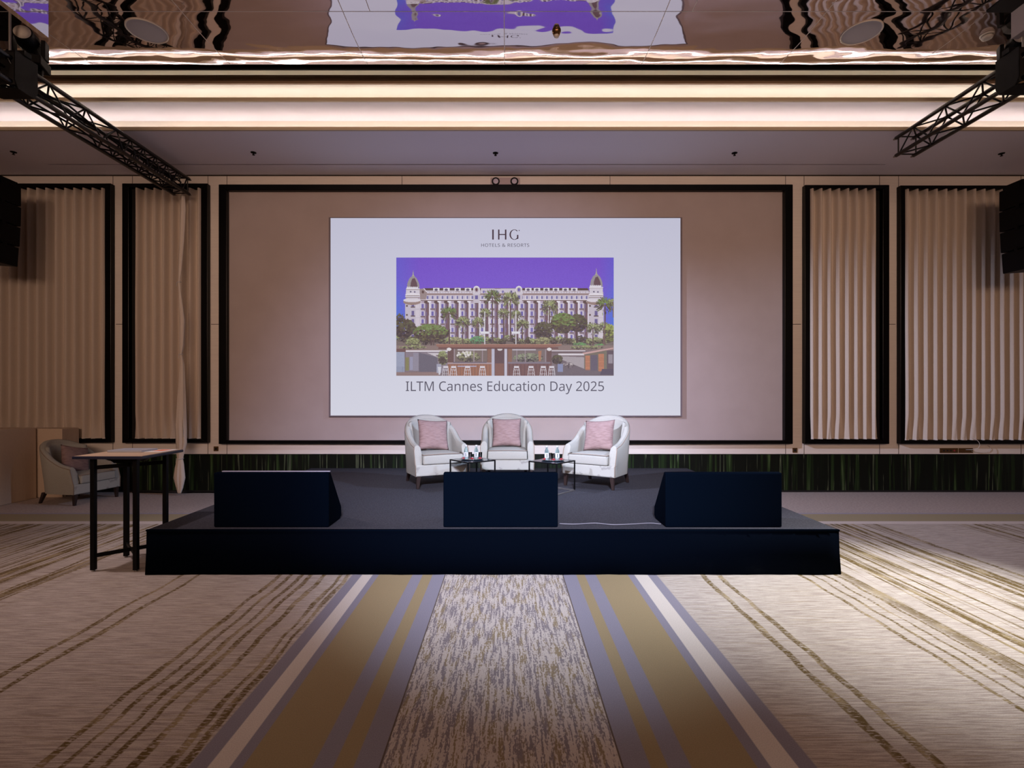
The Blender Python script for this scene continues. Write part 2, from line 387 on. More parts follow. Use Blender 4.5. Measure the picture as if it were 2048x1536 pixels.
# ------------------------------------------------------------ framed wall panels and curtains
def frame(label, px0, px1, py0, py1, side, top, bot, group):
    """bars project .09 from the wall"""
    x0, x1 = WX(px0, D), WX(px1, D); zt, zb = WZ(py0, D), WZ(py1, D); s = PXW
    t = thing('wall_frame', label, 'frame', ((x0+x1)/2, D, zb), 0, group)
    cx = (x0+x1)/2; hw = (x1-x0)/2
    def bar(name, pts):  # mitred bar
        bm = bmesh.new(); prism(bm, pts, -.09, -.001, 'y'); obj(name, bm, M['black'], t, bevel=.006)
    h = zt-zb; S_, T_, B_ = side*s, top*s, bot*s
    bar('frame_side', [(-hw, 0), (-hw+S_, B_), (-hw+S_, h-T_), (-hw, h)])
    bar('frame_side', [(hw, 0), (hw-S_, B_), (hw-S_, h-T_), (hw, h)])
    bar('frame_top', [(-hw, h), (-hw+S_, h-T_), (hw-S_, h-T_), (hw, h)])
    bar('frame_bottom', [(-hw, 0), (-hw+S_, B_), (hw-S_, B_), (hw, 0)])
    obj('backing_board', B(-hw+S_*.5, hw-S_*.5, -.012, -.002, B_*.5, h-T_*.5), M['gap'] , t)
    return t
def curtain(label, px0, px1, py0, py1, folds, flip, group, seed=1):
    rnd = random.Random(seed)
    x0, x1 = WX(px0, D-.05), WX(px1, D-.05); zt, zb = WZ(py0, D-.05), WZ(py1, D-.05)
    W = x1-x0; H = zt-zb; nx = folds*16; nz = 44
    t = thing('curtain', label, 'curtain', (x0, D-.074, zb), 0, group)
    jit = [rnd.uniform(-1, 1) for _ in range(folds+2)]
    def pt(u, v):
        ph = u*folds; k = int(ph); fr = ph-k
        j = jit[k]*(1-fr)+jit[k+1]*fr
        # saw-like fold: slow rise, quick return
        s = fr/.72 if fr < .72 else (1-fr)/.28
        s = .5-.5*math.cos(PI*s)
        if flip: pass
        low = max(0, 1-v/.10)
        amp = .056*(1+.12*j)*(1-.45*low)
        y = -amp*(2*s-1)
        x = u*W+(.012*math.sin(2*PI*ph+.6)*(1-v*.4))+.003*j*math.sin(3*v*PI)+low*.012*math.sin(2*PI*ph*1+j*3)
        if low > 0: y += -.012*low*math.sin(2*PI*ph*2+j*4)
        if flip: x = W-x
        return x, y, v*H
    bm = bmesh.new(); vs = []
    for i in range(nx+1):
        col = []
        for q in range(nz+1):
            v = (q/nz)**1.6
            col.append(bm.verts.new(pt(i/nx, v)))
        vs.append(col)
    for i in range(nx):
        for q in range(nz): bm.faces.new((vs[i][q], vs[i+1][q], vs[i+1][q+1], vs[i][q+1]))
    o = obj('curtain_cloth', bm, M['curtain'], t, smooth=True)
    so = o.modifiers.new('thick', 'SOLIDIFY'); so.thickness = .003
    bm = bmesh.new(); a = []
    for i in range(nx+1):
        x, y, z = pt(i/nx, 0); a.append((bm.verts.new((x, y-.004, -.0)), bm.verts.new((x, y-.004, .022)), bm.verts.new((x, y+.004, -.0))))
    for i in range(nx):
        bm.faces.new((a[i][0], a[i+1][0], a[i+1][1], a[i][1])); bm.faces.new((a[i][0], a[i][2], a[i+1][2], a[i+1][0]))
    obj('hem', bm, M['drape'], t, smooth=True)['label'] = 'paler gathered bottom hem'
    return t
GF = 'tall black wall frames around the curtains'; GC = 'pleated curtains in the wall frames'
frame('black frame at the far left wall, its left side cut off by the picture edge', -37, 230, 371, 884, 13, 8, 8, GF)
frame('narrow black frame left of the big screen, behind the white cloth', 252, 421, 371, 885, 13, 8, 8, GF)
frame('narrow black frame directly right of the big screen', 1604, 1771, 374, 887, 13, 8, 8, GF)
frame('wide black frame at the far right wall above the brass socket plate', 1793, 2064, 375, 887, 13, 8, 8, GF)
curtain('pleated curtain at the far left, above the offstage armchair', -22, 217, 379, 877, 13, False, GC, 1)
curtain('narrow pleated curtain behind the hanging white cloth', 268, 408, 379, 877, 8, False, GC, 2)
curtain('narrow pleated curtain just right of the big screen', 1614, 1755, 380, 878, 8, True, GC, 3)
curtain('wide pleated curtain at the far right of the wall', 1803, 2050, 381, 880, 13, True, GC, 4)
fr = frame('very wide black frame surrounding the lit screen and its fabric panel', 443, 1580, 373, 887, 16, 12, 7, None)
del fr['category']; fr['category'] = 'frame'
for ch in list(fr.children):
    if ch.name.startswith('backing_board'):
        ch.data.materials.clear(); ch.data.materials.append(M['panel']); ch.name = 'fabric_panel'; ch['label'] = 'dusky pink fabric panel filling the frame'

# ------------------------------------------------------------ lit screen
DS = D-.06
SW, SH = WX(1361, DS)-WX(661, DS), WZ(436, DS)-WZ(831, DS)
scr = thing('projection_screen', 'large white lit screen with a hotel picture behind the armchairs', 'screen', (WX(661, DS), DS, WZ(831, DS)))
pw = 1.0*DS/F
bm = bmesh.new()
box(bm, -.028, 0, 0, .04, -.02, SH+.012); box(bm, SW, SW+.028, 0, .04, -.02, SH+.012); box(bm, 0, SW, 0, .04, SH, SH+.012); box(bm, 0, SW, 0, .04, -.02, 0)
obj('screen_border', bm, mat('grey_screen_edge', (.16, .13, .15), .6), scr)['label'] = 'thin grey screen edge'
def screen_mat():
    m = emis('lit_screen_white', (1, 1, 1), 1); nt = m.node_tree; b = nt.nodes['Principled BSDF']
    tc = nt.nodes.new('ShaderNodeTexCoord'); sp = nt.nodes.new('ShaderNodeSeparateXYZ'); nt.links.new(tc.outputs['Object'], sp.inputs[0])
    mr = nt.nodes.new('ShaderNodeMapRange'); mr.inputs[1].default_value = 0; mr.inputs[2].default_value = SH; nt.links.new(sp.outputs[2], mr.inputs[0])
    r = nt.nodes.new('ShaderNodeValToRGB'); r.color_ramp.elements[0].color = (*lin((217, 218, 232)), 1); r.color_ramp.elements[1].color = (*lin((198, 198, 219)), 1)
    nt.links.new(mr.outputs[0], r.inputs[0]); nt.links.new(r.outputs[0], b.inputs['Emission Color']); b.inputs['Emission Strength'].default_value = DISPLAY
    b.inputs['Base Color'].default_value = (.02, .02, .02, 1); return m
obj('screen_surface', B(0, SW, .004, .04, 0, SH), screen_mat(), scr)

def draw_picture(W=748, H=408):
    """the displayed picture: seafront hotel under a violet sky with palms and a beach bar, painted in code; coordinates 55..1993 x 65..1120"""
    X0, X1, Y0, Y1 = 55., 1993., 65., 1120.
    gx, gy = np.meshgrid(np.linspace(X0, X1, W), np.linspace(Y0, Y1, H))
    rng = np.random.default_rng(3)
    img = np.zeros((H, W, 3))
    u = (gx-X0)/(X1-X0); v = np.clip((gy-Y0)/(700-Y0), 0, 1)
    c1 = np.array([112, 74, 198.]); c2 = np.array([122, 90, 212.]); cb = np.array([72, 110, 212.])
    k = (np.clip(1-u*9, 0, 1)+np.clip((u-.93)*14, 0, 1))[..., None]*np.clip(v*1.2, .35, 1)[..., None]
    base = c1*(1-v[..., None])+c2*v[..., None]; img[:] = base*(1-k)+cb*k
    def sl(xa, xb, ya, yb):
        i0 = max(0, int((ya-Y0)/(Y1-Y0)*(H-1))); i1 = min(H, int(math.ceil((yb-Y0)/(Y1-Y0)*(H-1)))+1)
        j0 = max(0, int((xa-X0)/(X1-X0)*(W-1))); j1 = min(W, int(math.ceil((xb-X0)/(X1-X0)*(W-1)))+1)
        return slice(i0, max(i0, i1)), slice(j0, max(j0, j1))
    def put(s, m, c, a=1.0):
        m = m.astype(float)*a; img[s] = img[s]*(1-m[..., None])+np.array(c, float)*m[..., None]
    def rect(xa, ya, xb, yb, c, a=1):
        s = sl(xa, xb, ya, yb); put(s, (gx[s] >= xa) & (gx[s] <= xb) & (gy[s] >= ya) & (gy[s] <= yb), c, a)
    def ell(cx, cy, rx, ry, c, a=1, y_to=None):
        s = sl(cx-rx, cx+rx, cy-ry, cy+ry); m = ((gx[s]-cx)/rx)**2+((gy[s]-cy)/ry)**2 <= 1
        if y_to is not None: m &= gy[s] <= y_to
        put(s, m, c, a)
    def poly(pts, c, a=1):
        xs_ = [p[0] for p in pts]; ys_ = [p[1] for p in pts]; s = sl(min(xs_), max(xs_), min(ys_), max(ys_)); x, y = gx[s], gy[s]; m = np.zeros(x.shape, bool)
        for i in range(len(pts)):
            (xa, ya), (xb, yb) = pts[i], pts[(i+1) % len(pts)]
            if ya == yb: continue
            cnd = ((ya > y) != (yb > y)) & (x < (xb-xa)*(y-ya)/(yb-ya)+xa); m ^= cnd
        put(s, m, c, a)
    def line(xa, ya, xb, yb, wd, c, a=1):
        L = math.hypot(xb-xa, yb-ya) or 1; nx, ny = -(yb-ya)/L*wd/2, (xb-xa)/L*wd/2
        poly([(xa+nx, ya+ny), (xb+nx, yb+ny), (xb-nx, yb-ny), (xa-nx, ya-ny)], c, a)
    # hotel body
    rect(140, 372, 1900, 840, (176, 160, 178)); poly([(262, 372), (300, 338), (1760, 338), (1780, 372)], (84, 62, 50))
    # wings slightly stepped
    for x in np.arange(268, 1800, 88.5):
        x = float(x)
        rect(x-10, 440, x+10, 820, (205, 196, 212)); rect(x+48, 452, x+78, 820, (112, 84, 92)); rect(x+36, 452, x+50, 820, (150, 134, 152))
        for y, hh in ((478, 40), (546, 40), (616, 36), (690, 40), (756, 46)):
            rect(x+4, y-4, x+40, y+hh, (214, 206, 220)); rect(x+12, y, x+31, y+hh, (92, 80, 158)); line(x+21, y, x+21, y+hh, 3, (150, 140, 190))
            rect(x+2, y+hh+2, x+42, y+hh+12, (106, 84, 84)); rect(x+50, y+4, x+60, y+hh, (110, 100, 168), .5)
        ell(x+60, 462, 26, 14, (92, 70, 66)); ell(x-8, 458, 16, 8, (232, 226, 236)); line(x-6, 460, x-10, 660, 5, (236, 230, 240))
    # upper storey and cornices
    rect(262, 384, 1780, 440, (196, 186, 202)); rect(262, 384, 1780, 395, (142, 116, 112)); rect(262, 396, 1780, 400, (160, 140, 144))
    for x in np.arange(282, 1780, 44.3):
        rect(x, 408, x+15, 434, (112, 108, 160)); rect(x-6, 404, x-2, 438, (228, 222, 232))
    rect(250, 437, 1790, 445, (222, 214, 226)); rect(250, 445, 1790, 452, (110, 84, 82))
    rect(270, 360, 1770, 384, (206, 198, 212)); rect(270, 366, 1770, 369, (140, 116, 118))
    for x in np.arange(300, 1760, 24): rect(x, 370, x+4, 382, (170, 152, 160))
    for x in (410, 500, 600, 692, 1230, 1308, 1392, 1476, 1562, 1640):
        rect(x-26, 336, x+30, 366, (218, 212, 224)); ell(x, 352, 15, 11, (88, 76, 104)); rect(x-28, 333, x+22, 337, (120, 96, 80)); rect(x-18, 364, x+18, 368, (120, 98, 96))
    for x in (770, 1148):
        ell(x, 352, 30, 34, (222, 216, 224)); ell(x, 354, 21, 24, (176, 164, 176)); ell(x, 352, 10, 15, (94, 52, 66) if x < 900 else (92, 84, 170))
        rect(x-34, 374, x+34, 392, (204, 196, 208)); rect(x-28, 392, x+28, 470, (196, 186, 198)); rect(x-12, 404, x+12, 436, (98, 88, 150))
    rect(808, 340, 1118, 372, (200, 190, 204)); rect(930, 338, 985, 343, (120, 90, 80))
    for x in (835, 955, 1005, 1080): ell(x, 370, 10, 12, (120, 112, 170))
    poly([(262, 345), (306, 340), (330, 380), (320, 440), (268, 440)], (150, 132, 132)); ell(292, 372, 11, 14, (90, 64, 60)); line(300, 340, 326, 372, 7, (222, 214, 220))
    # towers
    for cx, sy, dl in ((205, 178, 0), (1838, 152, -14)):
        rect(cx-70, 440, cx+66, 840, (194, 184, 198))
        for y in (460, 540, 612, 690, 752):
            rect(cx-14, y, cx+10, y+42, (104, 92, 142)); rect(cx-22, y+42, cx+18, y+53, (96, 76, 78)); rect(cx+22, y-6, cx+60, y+60, (208, 198, 210)); rect(cx-64, y+30, cx-48, y+44, (96, 76, 70))
        ell(cx-10, 462, 78, 26, (150, 126, 120)); ell(cx-10, 446, 76, 18, (216, 208, 218)); ell(cx-6, 412, 64, 26, (204, 196, 208)); rect(cx-68, 418, cx+60, 424, (128, 104, 96))
        rect(cx-62, 345+dl*.6, cx+58, 408, (208, 200, 212)); ell(cx-4, 395, 66, 9, (232, 226, 236)); rect(cx-60, 400, cx+56, 405, (120, 96, 84)); ell(cx-22, 370, 8, 7, (90, 84, 110)); ell(cx+14, 372, 8, 7, (110, 100, 130))
        b = 338+dl; t = 232+dl
        poly([(cx-54, b), (cx-53, b-34), (cx-46, b-60), (cx-30, t+16), (cx-13, t), (cx+14, t), (cx+32, t+18), (cx+48, b-56), (cx+55, b-30), (cx+57, b)], (150, 142, 146))
        poly([(cx-24, b-6), (cx-22, b-44), (cx-8, t+22), (cx+14, t+16), (cx+34, b-46), (cx+42, b-4)], (96, 70, 78))
        poly([(cx-12, t), (cx-5, t-12), (cx-3, t-30), (cx, sy), (cx+4, t-30), (cx+6, t-12), (cx+14, t)], (168, 164, 150))
        for q in range(-50, 52, 17): ell(cx+q, b-2, 9, 11, (218, 212, 222))
        rect(cx-64, b+4, cx+60, b+12, (226, 220, 230)); rect(cx-64, b+12, cx+60, b+15, (140, 118, 112))
    # ground planting
    rect(55, 800, 1993, 850, (118, 104, 100))
    def blob(cx, cy, rx, ry, cols, n, sz):
        for _ in range(n):
            a = rng.uniform(0, 2*PI); r = math.sqrt(rng.uniform(0, 1)); x = cx+rx*r*math.cos(a); y = cy+ry*r*math.sin(a)
            t = (y-cy)/ry; k = (0 if t < -.35 else 1 if t < .25 else 2); k = min(2, max(0, k+int(rng.integers(-1, 2)))); c = cols[k]
            ell(x, y, sz*rng.uniform(.5, 1.3), sz*rng.uniform(.3, .8), np.array(c)+rng.uniform(-14, 14))
    GR = [(112, 132, 74), (104, 98, 64), (74, 60, 56)]; DK = [(92, 88, 62), (84, 70, 60), (64, 52, 54)]; PL = [(150, 156, 108), (118, 116, 84), (78, 68, 62)]
    for x in range(80, 1990, 46):
        if not 415 < x < 430: blob(x, 800+rng.uniform(-18, 20), 34, 30, PL if rng.random() < .5 else DK, 60, 8)
    def palm(cx, cy, r, base, cols=PL, tw=12):
        line(cx, cy, cx+rng.uniform(-4, 4), base, tw, (88, 66, 66)); line(cx-tw*.3, cy, cx-tw*.3, base, tw*.3, (128, 104, 96))
        for q in range(150):
            a = rng.uniform(-.25*PI, 1.25*PI) if q % 3 else rng.uniform(0, PI); L = r*rng.uniform(.45, 1); x = cx+L*math.cos(a); y = cy-L*math.sin(a)*(.85 if math.sin(a) > 0 else 1.25)
            k = 0 if (math.sin(a) > .3 and rng.random() < .6) else (1 if rng.random() < .5 else 2)
            line(cx+.2*(x-cx), cy+.2*(y-cy), x, y+r*.12, r*.07, np.array(cols[k])+rng.uniform(-18, 18))
        for q in range(60):
            a = rng.uniform(0, 2*PI); L = r*rng.uniform(.3, 1); x = cx+L*math.cos(a)*.95; y = cy+L*math.sin(a)*.9+r*.15
            line(x, y-r*.1, x+r*.04*math.cos(a), y+r*.12, r*.05, np.array(cols[0 if q % 2 else 2])+rng.uniform(-20, 20))
    blob(120, 695, 105, 85, DK, 520, 12); blob(90, 600, 30, 40, DK, 80, 8)
    for x, y, r, b in ((650, 640, 76, 830), (785, 640, 62, 800), (850, 560, 60, 780), (1010, 560, 60, 800), (1120, 570, 55, 800), (1180, 660, 66, 800), (525, 555, 78, 850), (912, 410, 84, 830), (1072, 430, 86, 800),
                       (1420, 500, 82, 700), (1808, 690, 66, 860), (1905, 680, 60, 850), (1915, 480, 88, 860), (1990, 460, 50, 600)):
        palm(x, y, r, b, GR if x in (912, 1915, 525) else PL)
    blob(365, 735, 152, 72, GR, 900, 12); line(368, 800, 366, 880, 14, (86, 64, 64)); line(384, 790, 392, 880, 10, (96, 74, 70))
    blob(1365, 720, 80, 80, DK, 300, 11)
    blob(1668, 650, 84, 78, DK, 420, 11); line(1664, 700, 1664, 850, 12, (80, 60, 60)); blob(1540, 650, 106, 88, GR, 700, 12)
    blob(1960, 740, 40, 80, [(150, 158, 84), (120, 124, 70), (84, 76, 60)], 300, 11)
    for x in (590, 1350, 1370): palm(x, 810, 56, 840, [(168, 164, 122), (130, 128, 92), (96, 90, 78)], 6)
    blob(775, 805, 62, 34, [(96, 160, 110), (98, 128, 92), (80, 80, 70)], 150, 8); blob(205, 830, 66, 46, PL, 220, 9); blob(1690, 850, 60, 26, [(110, 160, 100), (100, 126, 86), (80, 80, 70)], 140, 8); blob(1870, 860, 50, 22, [(110, 160, 100), (100, 126, 86), (80, 80, 70)], 120, 8)
    for x in (843, 1122):
        line(x, 545, x, 845, 8, (218, 216, 224)); poly([(x-42, 725), (x+40, 725), (x+34, 746), (x-36, 746)], (222, 220, 228))
    # terrace, sheds and walls
    rect(55, 850, 1993, 895, (136, 116, 112)); blob(200, 865, 120, 16, PL, 100, 8); blob(1750, 868, 150, 16, PL, 120, 8)
    rect(55, 893, 1993, 1120, (122, 106, 112)); rect(140, 892, 520, 906, (218, 210, 220)); rect(55, 880, 140, 905, (110, 80, 78))
    rect(140, 908, 520, 1080, (134, 122, 134)); rect(55, 910, 130, 1090, (152, 158, 182)); 
    for x in range(58, 130, 9): rect(x, 1038, x+3, 1090, (122, 128, 152))
    rect(136, 955, 168, 1075, (130, 126, 84)); rect(176, 950, 205, 1070, (150, 148, 172)); rect(206, 915, 254, 1075, (142, 136, 152))
    poly([(256, 912), (420, 955), (430, 1085), (256, 1085)], (104, 98, 112)); rect(55, 1088, 440, 1120, (142, 118, 116)); poly([(330, 915), (510, 918), (510, 962), (420, 955)], (200, 192, 200)); rect(410, 935, 520, 948, (130, 112, 116))
    blob(470, 960, 42, 62, PL, 240, 9); blob(462, 980, 26, 26, [(80, 66, 62)]*3, 60, 8)
    rect(415, 1015, 455, 1095, (160, 160, 180)); poly([(424, 1040), (456, 1040), (446, 1112), (434, 1112)], (206, 204, 214))
    # bar
    rect(512, 870, 1440, 1120, (104, 78, 76)); rect(574, 880, 865, 1000, (120, 104, 100)); rect(1085, 880, 1395, 1000, (120, 106, 106))
    blob(700, 950, 100, 44, [(160, 160, 120), (116, 112, 88), (72, 62, 62)], 330, 9); blob(1230, 960, 130, 38, [(140, 146, 120), (110, 106, 96), (72, 62, 66)], 380, 9)
    for x in (568, 742, 818, 1125, 1200, 1382): rect(x, 880, x+9, 1000, (154, 138, 146))
    rect(600, 884, 860, 893, (206, 198, 204)); rect(1090, 884, 1300, 892, (190, 184, 196)); poly([(1320, 900), (1350, 896), (1342, 990), (1325, 990)], (170, 118, 92))
    for _ in range(16): ell(rng.uniform(600, 720), rng.uniform(905, 950), 9, 9, (214, 208, 206))
    rect(868, 880, 905, 1010, (134, 98, 84)); rect(1050, 880, 1085, 1010, (134, 98, 84)); rect(930, 880, 1018, 1120, (96, 72, 76)); ell(978, 884, 22, 13, (214, 208, 212))
    rect(512, 1000, 906, 1120, (142, 98, 80)); rect(1042, 1000, 1440, 1120, (116, 82, 80)); rect(512, 1002, 906, 1014, (168, 148, 154)); rect(1050, 996, 1430, 1012, (128, 116, 130)); rect(560, 996, 860, 1004, (96, 88, 104))
    for x in range(530, 900, 26): rect(x, 1020, x+9, 1120, (164, 110, 84))
    for x in range(1060, 1420, 34): rect(x, 1014, x+7, 1120, (100, 70, 72))
    rect(600, 1030, 770, 1040, (170, 164, 186)); rect(936, 1010, 1014, 1120, (128, 88, 78))
    rect(905, 868, 930, 1120, (186, 184, 204)); rect(1018, 868, 1042, 1120, (196, 192, 210))
    poly([(410, 842), (1530, 842), (1526, 852), (1440, 868), (440, 868), (414, 856)], (142, 100, 88)); rect(430, 866, 1500, 880, (104, 70, 68)); line(410, 842, 1530, 842, 5, (180, 132, 112))
    ell(525, 884, 21, 14, (222, 218, 222)); ell(1418, 884, 21, 14, (222, 218, 222))
    # right wall, slope and hut
    rect(1440, 892, 1740, 902, (214, 206, 216)); rect(1500, 922, 1740, 936, (218, 210, 218)); rect(1440, 903, 1740, 918, (110, 92, 96)); poly([(1500, 945), (1740, 955), (1740, 1062), (1520, 972)], (166, 156, 162))
    poly([(1500, 970), (1740, 1062), (1993, 1085), (1993, 1120), (1440, 1120)], (108, 96, 104)); blob(1490, 975, 46, 40, DK, 200, 9); blob(1590, 1025, 50, 26, [(180, 170, 172), (120, 106, 112), (92, 80, 86)], 90, 7)
    rect(1494, 1015, 1540, 1085, (134, 140, 176)); poly([(1730, 925), (1930, 885), (1930, 1075), (1730, 1062)], (116, 106, 94))
    rect(1740, 940, 1782, 1068, (184, 122, 92)); rect(1856, 925, 1905, 1080, (184, 122, 92)); rect(1788, 935, 1850, 1075, (98, 88, 104)); rect(1905, 900, 1932, 1060, (118, 112, 98))
    for y in range(950, 1075, 11): line(1740, y, 1782, y, 2, (150, 96, 74)); line(1856, y, 1905, y, 2, (150, 96, 74))
    rect(1932, 895, 1993, 1110, (96, 80, 90)); rect(1945, 930, 1985, 1010, (150, 140, 150)); poly([(1715, 915), (1990, 868), (1990, 880), (1730, 930)], (196, 158, 156))
    poly([(1890, 1060), (1990, 1060), (1990, 1110), (1870, 1110)], (84, 74, 92))
    # stools
    for x in (495, 565, 690, 823, 1127, 1257, 1365, 1440):
        c = (214, 208, 218)
        rect(x-22, 1032, x+22, 1052, c); rect(x-25, 1064, x+25, 1070, c); line(x-22, 1052, x-29, 1118, 5, c); line(x+22, 1052, x+29, 1118, 5, c); line(x-26, 1102, x+26, 1102, 4, c); line(x-10, 1070, x-12, 1118, 3, c); line(x+10, 1070, x+12, 1118, 3, c)
    img += rng.normal(0, 3.5, img.shape[:2])[..., None]
    return np.clip(img, 0, 255)
def picture_mesh():
    img = draw_picture(); H, W = img.shape[:2]
    x0, x1 = WX(792.5, DS)-scr.location.x, WX(1227.5, DS)-scr.location.x; zt, zb = WZ(515, DS)-scr.location.z, WZ(751.5, DS)-scr.location.z
    co = np.zeros((H*W, 3), np.float32)
    gx, gz = np.meshgrid(np.linspace(x0, x1, W), np.linspace(zt, zb, H)); co[:, 0] = gx.ravel(); co[:, 1] = .0025; co[:, 2] = gz.ravel()
    i, j = np.meshgrid(np.arange(H-1), np.arange(W-1), indexing='ij'); a = (i*W+j).ravel()
    faces = np.stack([a, a+W, a+W+1, a+1], 1).astype(np.int32)
    me = bpy.data.meshes.new('displayed_picture'); n = len(faces)
    me.vertices.add(H*W); me.vertices.foreach_set('co', co.ravel()); me.loops.add(n*4); me.loops.foreach_set('vertex_index', faces.ravel())
    me.polygons.add(n); me.polygons.foreach_set('loop_start', np.arange(0, n*4, 4, dtype=np.int32)); me.update(calc_edges=True)
    s = img/255.; l = np.where(s <= .04045, s/12.92, ((s+.055)/1.055)**2.4).reshape(-1, 3)
    at = me.color_attributes.new('picture', 'FLOAT_COLOR', 'POINT'); at.data.foreach_set('color', np.concatenate([l, np.ones((H*W, 1))], 1).astype(np.float32).ravel())
    m = emis('displayed_picture', (1, 1, 1), DISPLAY); nt = m.node_tree; vc = nt.nodes.new('ShaderNodeVertexColor'); vc.layer_name = 'picture'
    nt.nodes['Principled BSDF'].inputs['Base Color'].default_value = (.02, .02, .02, 1)
    nt.links.new(vc.outputs[0], nt.nodes['Principled BSDF'].inputs['Emission Color']); me.materials.append(m)
    o = bpy.data.objects.new('displayed_picture', me); C.objects.link(o); o.parent = scr
    o['label'] = 'displayed photo of a white domed hotel with palms under a violet sky'
picture_mesh()

# lettering on the screen
INK = emis('lettering_ink', lin((78, 76, 92)), DISPLAY); INKD = emis('logo_ink', lin((52, 30, 48)), DISPLAY)
for m_ in (INK, INKD): m_.node_tree.nodes['Principled BSDF'].inputs['Base Color'].default_value = (.02, .02, .02, 1)
try: SANS = bpy.data.fonts.load(bpy.utils.system_resource('DATAFILES')+'/fonts/NotoSansMath-Regular.woff2')
except Exception: SANS = None
def text(name, body, px0, px1, py_base, py_cap, m, label, sp=1.0, off=0):
    cu = bpy.data.curves.new('tmp', 'FONT'); cu.body = body; cu.space_character = sp; cu.offset = off; cu.resolution_u = 8; cu.size = 20
    if SANS: cu.font = SANS
    to = bpy.data.objects.new('tmp', cu); C.objects.link(to)
    dg = bpy.context.evaluated_depsgraph_get(); me = bpy.data.meshes.new_from_object(to.evaluated_get(dg)); me.name = name
    bpy.data.objects.remove(to); co = np.zeros(len(me.vertices)*3); me.vertices.foreach_get('co', co); co = co.reshape(-1, 3)
    cu2 = bpy.data.curves.new('tmp2', 'FONT'); cu2.body = 'H'; cu2.offset = off; cu2.size = 20
    if SANS: cu2.font = SANS
    t2 = bpy.data.objects.new('tmp2', cu2); C.objects.link(t2); dg = bpy.context.evaluated_depsgraph_get()
    me2 = bpy.data.meshes.new_from_object(t2.evaluated_get(dg)); bpy.data.objects.remove(t2); zc = max(v_.co.y for v_ in me2.vertices); zb_ = min(v_.co.y for v_ in me2.vertices); bpy.data.meshes.remove(me2)
    x0, x1 = WX(px0, DS)-scr.location.x, WX(px1, DS)-scr.location.x; zb, zt = WZ(py_base, DS)-scr.location.z, WZ(py_cap, DS)-scr.location.z
    a, b = co[:, 0].min(), co[:, 0].max(); out = np.zeros_like(co)
    out[:, 0] = x0+(co[:, 0]-a)/(b-a)*(x1-x0); out[:, 2] = zb+(co[:, 1]-zb_)/(zc-zb_)*(zt-zb); out[:, 1] = .002
    me.vertices.foreach_set('co', out.ravel()); me.materials.clear(); me.materials.append(m); me.update()
    o = bpy.data.objects.new(name, me); C.objects.link(o); o.parent = scr; o['label'] = label
text('caption_text', 'ILTM Cannes Education Day 2025', 811.5, 1208, 782, 763, INK, 'large grey caption lettering below the picture', 1.0, 0)
text('subtitle_text', 'HOTELS & RESORTS', 962.5, 1058.5, 493.5, 487, INK, 'small spaced lettering under the logo', 1.05, 0)
def logo():
    bm = bmesh.new(); k = 170/2048.
    def q(x, y): return ((930+x*k-VX)*DS/F-scr.location.x, .002, WZ(420+y*k, DS)-scr.location.z)
    def poly(pts): bm.faces.new([bm.verts.new(q(*p)) for p in pts])
    def r(x0, y0, x1, y1): poly([(x0, y0), (x1, y0), (x1, y1), (x0, y1)])
    r(655, 470, 693, 712); r(797, 470, 831, 712); r(962, 470, 998, 712); r(831, 578, 962, 602); r(1252, 598, 1286, 690)
    for i in range(30):     # the round letter with swelling stroke
        def P(t, out):
            a = math.radians(-48-(t)*268); wdt = 14+20*abs(math.cos(a)); R = 1.0
            cx, cy, rx, ry = 1190, 592, 118, 124
            x = cx+rx*math.cos(a); y = cy+ry*math.sin(a)
            return (x, y) if out else (cx+(rx-wdt)*math.cos(a), cy+(ry-wdt*.75)*math.sin(a))
        t0, t1 = i/30, (i+1)/30; poly([P(t0, 1), P(t1, 1), P(t1, 0), P(t0, 0)])
    poly([(1240, 702), (1286, 690), (1286, 672), (1225, 692)])
    poly([(1305+12*math.cos(a*PI/5), 492+12*math.sin(a*PI/5)) for a in range(10)])
    o = obj('logo_letters', bm, INKD, scr); o['label'] = 'dark logo lettering at the top of the screen'
logo()

# ------------------------------------------------------------ stage
SX0, SX1, SY0, SY1, SZ = WX(293, 4.657), WX(1678, 4.657), 4.657, D-.03, .397
st = thing('stage', 'low rectangular stage with dark carpet top and black cloth skirt', 'stage', (0, 0, 0))
obj('stage_deck', B(SX0, SX1, SY0, SY1, SZ-.03, SZ), M['stage'], st)['label'] = 'dark grey carpeted deck'
bm = bmesh.new(); path = [(SX0, SY1), (SX0, SY0), (SX1, SY0), (SX1, SY1)]; top = []; bot = []; mid = []; rnd = random.Random(4)
for (xa, ya), (xb, yb) in zip(path[:-1], path[1:]):
    n = 60
    for i in range(n):
        t = i/n; x = xa+(xb-xa)*t; y = ya+(yb-ya)*t; nx, ny = (yb-ya), -(xb-xa); L = math.hypot(nx, ny); nx, ny = -nx/L, -ny/L
        w1 = .004*math.sin(i*.9)+.003*math.sin(i*2.3+1); s = -1
        fl = .010+.008*math.exp(-min(i, n-i)/2.5)
        top.append(bm.verts.new((x, y, SZ-.002))); mid.append(bm.verts.new((x+s*nx*(.004+w1*.5), y+s*ny*(.004+w1*.5), SZ*.5))); bot.append(bm.verts.new((x+s*nx*(fl+w1), y+s*ny*(fl+w1), .003)))
for rr in ((top, mid), (mid, bot)):
    for i in range(len(top)-1): bm.faces.new((rr[0][i], rr[0][i+1], rr[1][i+1], rr[1][i]))
o = obj('stage_skirt', bm, M['skirt'], st, smooth=True); so = o.modifiers.new('thick', 'SOLIDIFY'); so.thickness = .004
obj('stage_edge', B(SX0-.004, SX1+.004, SY0-.005, SY0+.02, SZ-.012, SZ+.003), M['navy'], st)
obj('stage_frame', B(SX0+.05, SX1-.05, SY0+.05, SY1-.02, .002, SZ-.032), M['gap'], st)

